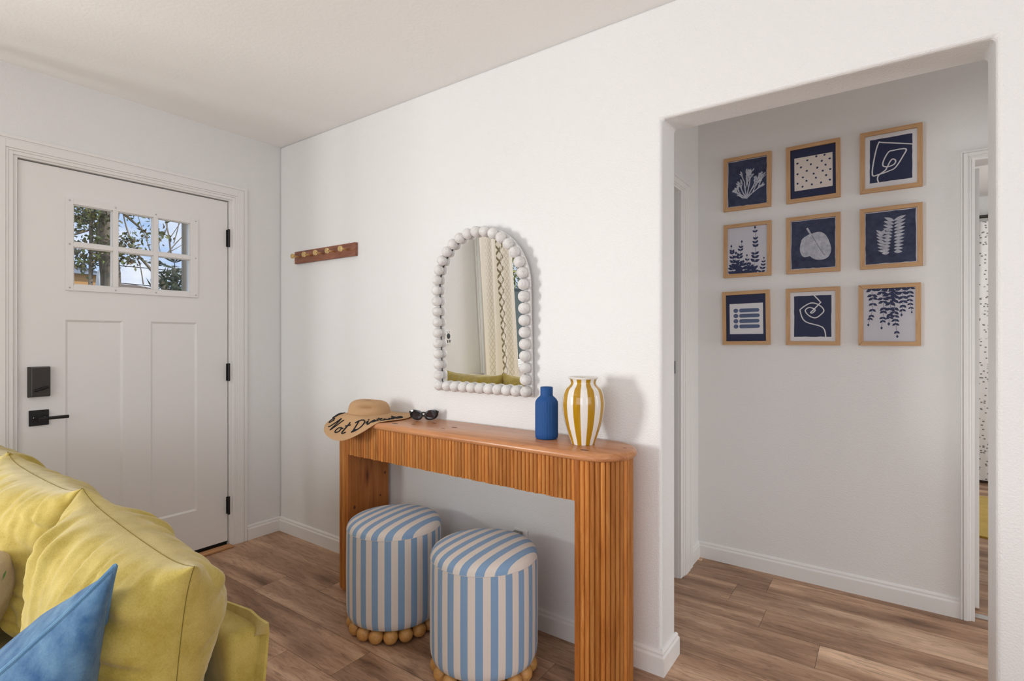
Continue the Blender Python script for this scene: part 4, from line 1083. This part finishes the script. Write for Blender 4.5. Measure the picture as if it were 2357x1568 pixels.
cov = tp.children[0]; tipc = Vector((1.495, -1.585, .762)) - tp.location; bm = bmesh.new()
vcam = (Vector((3.158, -1.87, 1.226)) - tp.location)
near = [q for q in cov.data.vertices if (q.co - tipc).length < .16 and q.normal.dot((vcam - q.co).normalized()) > .25]
for k, q in enumerate(near[::max(1, len(near) // 16)]):
    n_ = q.normal.copy(); a_ = n_.cross(Vector((math.cos(k * 1.9), math.sin(k * 1.9), .7))).normalized(); b_ = n_.cross(a_); o_ = q.co + n_ * .0015
    bm.faces.new([bm.verts.new(w) for w in (o_, o_ + a_ * .010 + b_ * .004, o_ + a_ * .024, o_ + a_ * .010 - b_ * .004)])
obj('leaf_print', bm, M_green, cov, smooth=False)

# ---------------------------------------------------------------- outside

M_bark = wood('bark', (.13, .10, .075), (.26, .215, .165), (.38, .32, .25), 'Z', .5, .9, knots=False)
def m_leafy(name, cols):
    m = mat(name, cols[0], .45); at = N(m, 'ShaderNodeAttribute', attribute_name='rnd'); sp = N(m, 'ShaderNodeSeparateColor'); L(m, at.outputs['Color'], sp.inputs[0])
    L(m, ramp(m, sp.outputs[0], [(i / max(1, len(cols) - 1), c) for i, c in enumerate(cols)]), B(m).inputs['Base Color'])
    B(m).inputs['Transmission Weight'].default_value = 0; return m
M_leafm = m_leafy('magnolia_leaves', [(.05, .045, .02), (.09, .10, .03), (.17, .21, .05), (.20, .11, .06)])
M_palm = m_leafy('palm_fronds', [(.03, .045, .025), (.08, .10, .05)])
M_lime = m_leafy('hedge_leaves', [(.12, .14, .02), (.35, .32, .05), (.10, .16, .05)])
def leaf_quad(bm, col, p, d, l, w, c):
    d = d.normalized(); s = d.cross(Vector((random.gauss(0, 1), random.gauss(0, 1), random.gauss(0, 1)))).normalized()
    f = bm.faces.new([bm.verts.new(q) for q in (p, p + d * l * .4 + s * w, p + d * l, p + d * l * .4 - s * w)])
    for lo in f.loops: lo[col] = c

def ray_pt(px, py, X):
    d = FW + RT * ((px - 1178.5) / 1209) - UP * ((py - 777.5) / 1209); t = (X - 3.158) / d.x
    return Vector((3.158, -1.870, 1.226)) + d * t
def tree(name, label, X, trunk, r0, branches, clusters, leafn, leafl, grow=.012, fol=M_leafm, sz=.16):
    base = ray_pt(*trunk[0], X); t = empty(name, (base.x, base.y, 0)); tag(t, label, 'tree'); off = Vector((base.x, base.y, 0))
    bm = bmesh.new(); pts = [ray_pt(a, b, X) - off for a, b in trunk]; lo = pts[-1].copy(); pts.append(Vector((lo.x, lo.y + (lo.y - pts[-2].y) * .6, 0))); tube(bm, spline([tuple(q) for q in pts], 4), r0, 12)
    tr = obj('trunk', bm, M_bark, t, angle=80)
    for b_ in branches:
        k = len(b_) - 1; bm = bmesh.new(); sp_ = spline([tuple(ray_pt(a, b, X + random.uniform(-.15, .15)) - off) for a, b, _ in b_], 4); r1, r2 = b_[0][2], b_[-1][2]; n_ = len(sp_)
        tube(bm, sp_, lambda i, n_=n_, r1=r1, r2=r2: r1 + (r2 - r1) * i / n_, 6); obj('branch', bm, M_bark, t, angle=80)
    bm = bmesh.new(); col = bm.loops.layers.float_color.new('rnd')
    for (a, b) in clusters:
        c0 = ray_pt(a, b, X) - off + Vector((random.uniform(-.5, .5), 0, 0))
        for _ in range(leafn):
            d = Vector((random.gauss(0, 1), random.gauss(0, 1), random.gauss(.3, 1))); p = c0 + Vector((random.gauss(0, sz * .45), random.gauss(0, sz * .45), random.gauss(0, sz * .4)))
            leaf_quad(bm, col, p, d, leafl * random.uniform(.6, 1.1), leafl * .2, (random.random(), 0, 0, 1))
    if clusters: tag(obj('foliage', bm, fol, t, smooth=False))
    return t
random.seed(4)
cl = []
for _ in range(74):
    x_, y_ = random.uniform(168, 262), random.uniform(470, 612)
    if x_ > 238 and random.random() < .75: continue
    cl.append((x_, y_))
for _ in range(15): cl.append((random.uniform(262, 312), random.uniform(478, 600)))
cl += [(330, 530), (336, 538), (325, 545), (343, 545), (338, 515), (350, 538), (290, 598), (296, 604), (285, 606), (305, 600), (300, 560), (298, 572), (303, 580)]
tree('magnolia_tree', 'magnolia tree with bronze leaves and a thick grey trunk, seen through the left door panes', -6.5, [(256, 452), (250, 500), (246, 560), (253, 620), (255, 665)], .13,
     [[(248, 500, .018), (215, 525, .012), (172, 540, .012)], [(247, 530, .03), (215, 560, .02), (170, 585, .01)], [(262, 470, .03), (300, 505, .015), (340, 540, .008)], [(250, 570, .02), (280, 590, .012), (310, 600, .006)], [(208, 440, .026), (210, 560, .03), (206, 760, .03)]],
     cl, 15, .095, sz=.15)
br2 = []
for a in [[(372, 650, .05), (340, 612, .04), (312, 578, .022), (290, 520, .012), (280, 470, .008)], [(365, 560, .02), (385, 520, .015), (372, 472, .01)], [(395, 600, .03), (388, 540, .02), (378, 500, .012), (366, 470, .008)],
          [(380, 590, .02), (405, 560, .012), (430, 535, .008)], [(400, 560, .015), (412, 510, .01), (405, 470, .006)], [(352, 600, .02), (340, 560, .012), (325, 520, .008), (312, 480, .005)],
          [(366, 590, .02), (400, 575, .012), (425, 560, .006)], [(390, 550, .012), (420, 505, .006), (432, 480, .005)], [(370, 585, .012), (366, 555, .008), (380, 530, .006)], [(330, 655, .02), (322, 610, .01), (310, 590, .006)]]: br2.append([(q[0], q[1], q[2] * .6) for q in a])
tree('bare_tree', 'bare leaning tree with thin twigs, seen through the middle and right door panes', -7.6, [(372, 640), (376, 655), (380, 690)], .06, br2, [], 0, .1)

# palm
pb = ray_pt(402, 618, -5.2); pt = empty('palm_tree', (pb.x, pb.y, 0)); tag(pt, 'dark green fan palm seen through the lower right door pane', 'tree')
bm = bmesh.new(); tube(bm, [(0, 0, 0), (.02, 0, pb.z * .5), (0, 0, pb.z)], .035, 12); obj('trunk', bm, M_bark, pt)
for a in range(11):
    bm = bmesh.new(); col = bm.loops.layers.float_color.new('rnd'); an = a * 2 * PI / 11 + .2; el = random.uniform(-.5, .5); ddir = Vector((math.cos(an), math.sin(an), el)).normalized(); st = Vector((0, 0, pb.z)); tip = st + ddir * .14
    tube(bm, [st, tip], .006, 5)
    sd = ddir.cross(UP).normalized()
    for k in range(-7, 8): leaf_quad(bm, col, tip, ddir + sd * k * .17 + UP * random.uniform(-.1, .1), .22, .008, (random.random(), 0, 0, 1))
    obj('frond', bm, M_palm, pt, smooth=False)
hb = [ray_pt(x_, 672, -4.6) for x_ in (352, 440)]
def shrub(name, label, cx_, cy_, z0, z1, ry, n_, m_, ll=.12):
    t = empty(name, (cx_, cy_, 0)); tag(t, label, 'shrub'); bm = bmesh.new(); col = bm.loops.layers.float_color.new('rnd')
    for _ in range(n_):
        th = random.uniform(0, 2 * PI); rr = math.sqrt(random.random()); z = random.uniform(z0, z1); k = math.sqrt(max(.05, 1 - ((z - (z0 + z1) / 2) / ((z1 - z0) / 1.9)) ** 2))
        leaf_quad(bm, col, Vector((rr * ry * k * math.cos(th), rr * ry * k * math.sin(th), z)), Vector((random.gauss(0, 1), random.gauss(0, 1), random.gauss(.5, 1))), ll, ll * .10, (random.random(), 0, 0, 1))
    tag(obj('foliage', bm, m_, t, smooth=False)); bm = bmesh.new(); tube(bm, [(0, 0, 0), (0, 0, z0 + .2)], .04, 8); obj('stem', bm, M_bark, t); return t
shrub('garden_shrub', 'dark spiky shrub under the palm, seen through the lower right door pane', hb[0].x, (hb[0].y + hb[1].y) / 2, .3, 2.05, .42, 1300, M_palm, .15)
# porch post
p0, p1 = ray_pt(424, 600, -1.25), ray_pt(448, 600, -1.25)
M_post = mat('taupe_paint', (.20, .175, .14), .7)
o = obj('porch_post', box((-1.30, p0.y, -.085), (-1.25, p1.y, 2.7)), M_post, smooth=False); bev(o, .004, 2); tag(o, 'taupe square porch post seen through the right door panes', 'post')
# neighbour houses
M_stucco = plaster('orange_stucco', (.62, .33, .12), .3, 60); M_roof = mat('grey_roof', (.20, .23, .27), .8); M_brown = mat('brown_roof', (.16, .11, .075), .8)
a, b = ray_pt(100, 625, -15), ray_pt(222, 625, -15)
hs_ = empty('neighbour_house', (a.x, (a.y + b.y) / 2, 0)); tag(hs_, 'orange stucco house with a grey roof outside, seen through the lower left door pane', 'house')
hw = (b.y - a.y) / 2; obj('wall', box((-4, -hw, 0), (0, hw, a.z)), M_stucco, hs_, smooth=False)
bm = bmesh.new(); rz = ray_pt(200, 616, -15).z + .05; e = .25
vs8 = [bm.verts.new(q) for q in ((.2, -hw - e, a.z), (.2, hw + e, a.z), (-4.2, hw + e, a.z), (-4.2, -hw - e, a.z), (-2, -hw + 1.2, rz + .25), (-2, hw - 1.0, rz + .25))]
for q in ((0, 1, 5, 4), (1, 2, 5), (2, 3, 4, 5), (3, 0, 4), (0, 3, 2, 1)): bm.faces.new([vs8[k] for k in q])
obj('roof', bm, M_roof, hs_, smooth=False)
a, b = ray_pt(262, 655, -19), ray_pt(372, 655, -19)
h2 = empty('low_shed', (a.x, (a.y + b.y) / 2, 0)); tag(h2, 'low brown roofed shed outside, seen through the lower middle door pane', 'shed')
hw = (b.y - a.y) / 2; obj('wall', box((-3, -hw, 0), (0, hw, a.z - .15)), M_stucco, h2, smooth=False)
bm = bmesh.new(); zt = ray_pt(310, 648, -19).z
vs6 = [bm.verts.new(q) for q in ((.2, -hw - .2, a.z - .15), (.2, hw + .2, a.z - .15), (-3.2, hw + .2, a.z - .15), (-3.2, -hw - .2, a.z - .15), (-1.5, -hw * .3, zt), (-1.5, hw * .6, zt))]
for q in ((0, 1, 5, 4), (1, 2, 5), (2, 3, 4, 5), (3, 0, 4), (0, 3, 2, 1)): bm.faces.new([vs6[k] for k in q])
obj('roof', bm, M_brown, h2, smooth=False)
# bright plastic sheet over the neighbour's pile
a = ray_pt(236, 640, -12); ps = empty('plastic_sheeting', (a.x, a.y, 0)); tag(ps, 'pale plastic sheeting heaped beside the orange house, seen through the lower left door pane', 'plastic sheet')
M_plast = mat('pale_plastic', (.62, .62, .62), .25)
bm = bmesh.new(); 
for i in range(1): bmesh.ops.create_icosphere(bm, subdivisions=5, radius=1)
zt = ray_pt(215, 626, -12).z; zb = 0
for v_ in bm.verts:
    d_ = v_.co.copy(); k = 1 + .55 * noise.noise(d_ * 1.7 + Vector((4, 2, 1))) + .16 * abs(noise.noise(d_ * 6)); v_.co = Vector((d_.x * .6 * k, d_.y * .17 * k, max(0, (zt * .5) + d_.z * zt * .5 * k)))
obj('sheet', bm, M_plast, ps, angle=80)
# power lines
for i, (pa_, pb_) in enumerate((((150, 600), (450, 628)), ((150, 640), (450, 668)))):
    A_, B_ = ray_pt(*pa_, -22), ray_pt(*pb_, -22); bm = bmesh.new(); tube(bm, [A_ * (1 - t) + B_ * t for t in [k / 10 for k in range(11)]], .018, 5)
    tag(obj('power_line', bm, M_black), ('upper', 'lower')[i] + ' of the two thin dark power lines crossing the sky outside the door panes', 'power line', 'power lines outside')
tag(obj('ground', box((-40, -40, -.3), (-.14, 40, -.085)), mat('dry_lawn', (.20, .19, .10), .95), smooth=False), kind='structure')
# fence and tree outside the side window (seen in the mirror)
M_fence = mat('grey_green_fence', (.10, .125, .115), .6)
fe = empty('garden_fence', (-2.3, -5.3, 0)); tag(fe, 'grey green board fence outside the side window, seen in the mirror', 'fence')
bm = bmesh.new()
for k in range(24): bm_box(bm, (-.012, -2.4 + k * .2, 0), (.012, -2.4 + k * .2 + .195, 1.62))
obj('boards', bm, M_fence, fe, smooth=False)
bm = bmesh.new(); bm_box(bm, (-.05, -2.4, 1.62), (.05, 2.4, 1.65)); obj('cap_rail', bm, M_fence, fe, smooth=False)
shrub('garden_hedge', 'yellow green sunlit tree above the fence, seen in the mirror', -4.2, -7.2, 1.0, 2.8, 1.3, 5200, M_lime, .16)
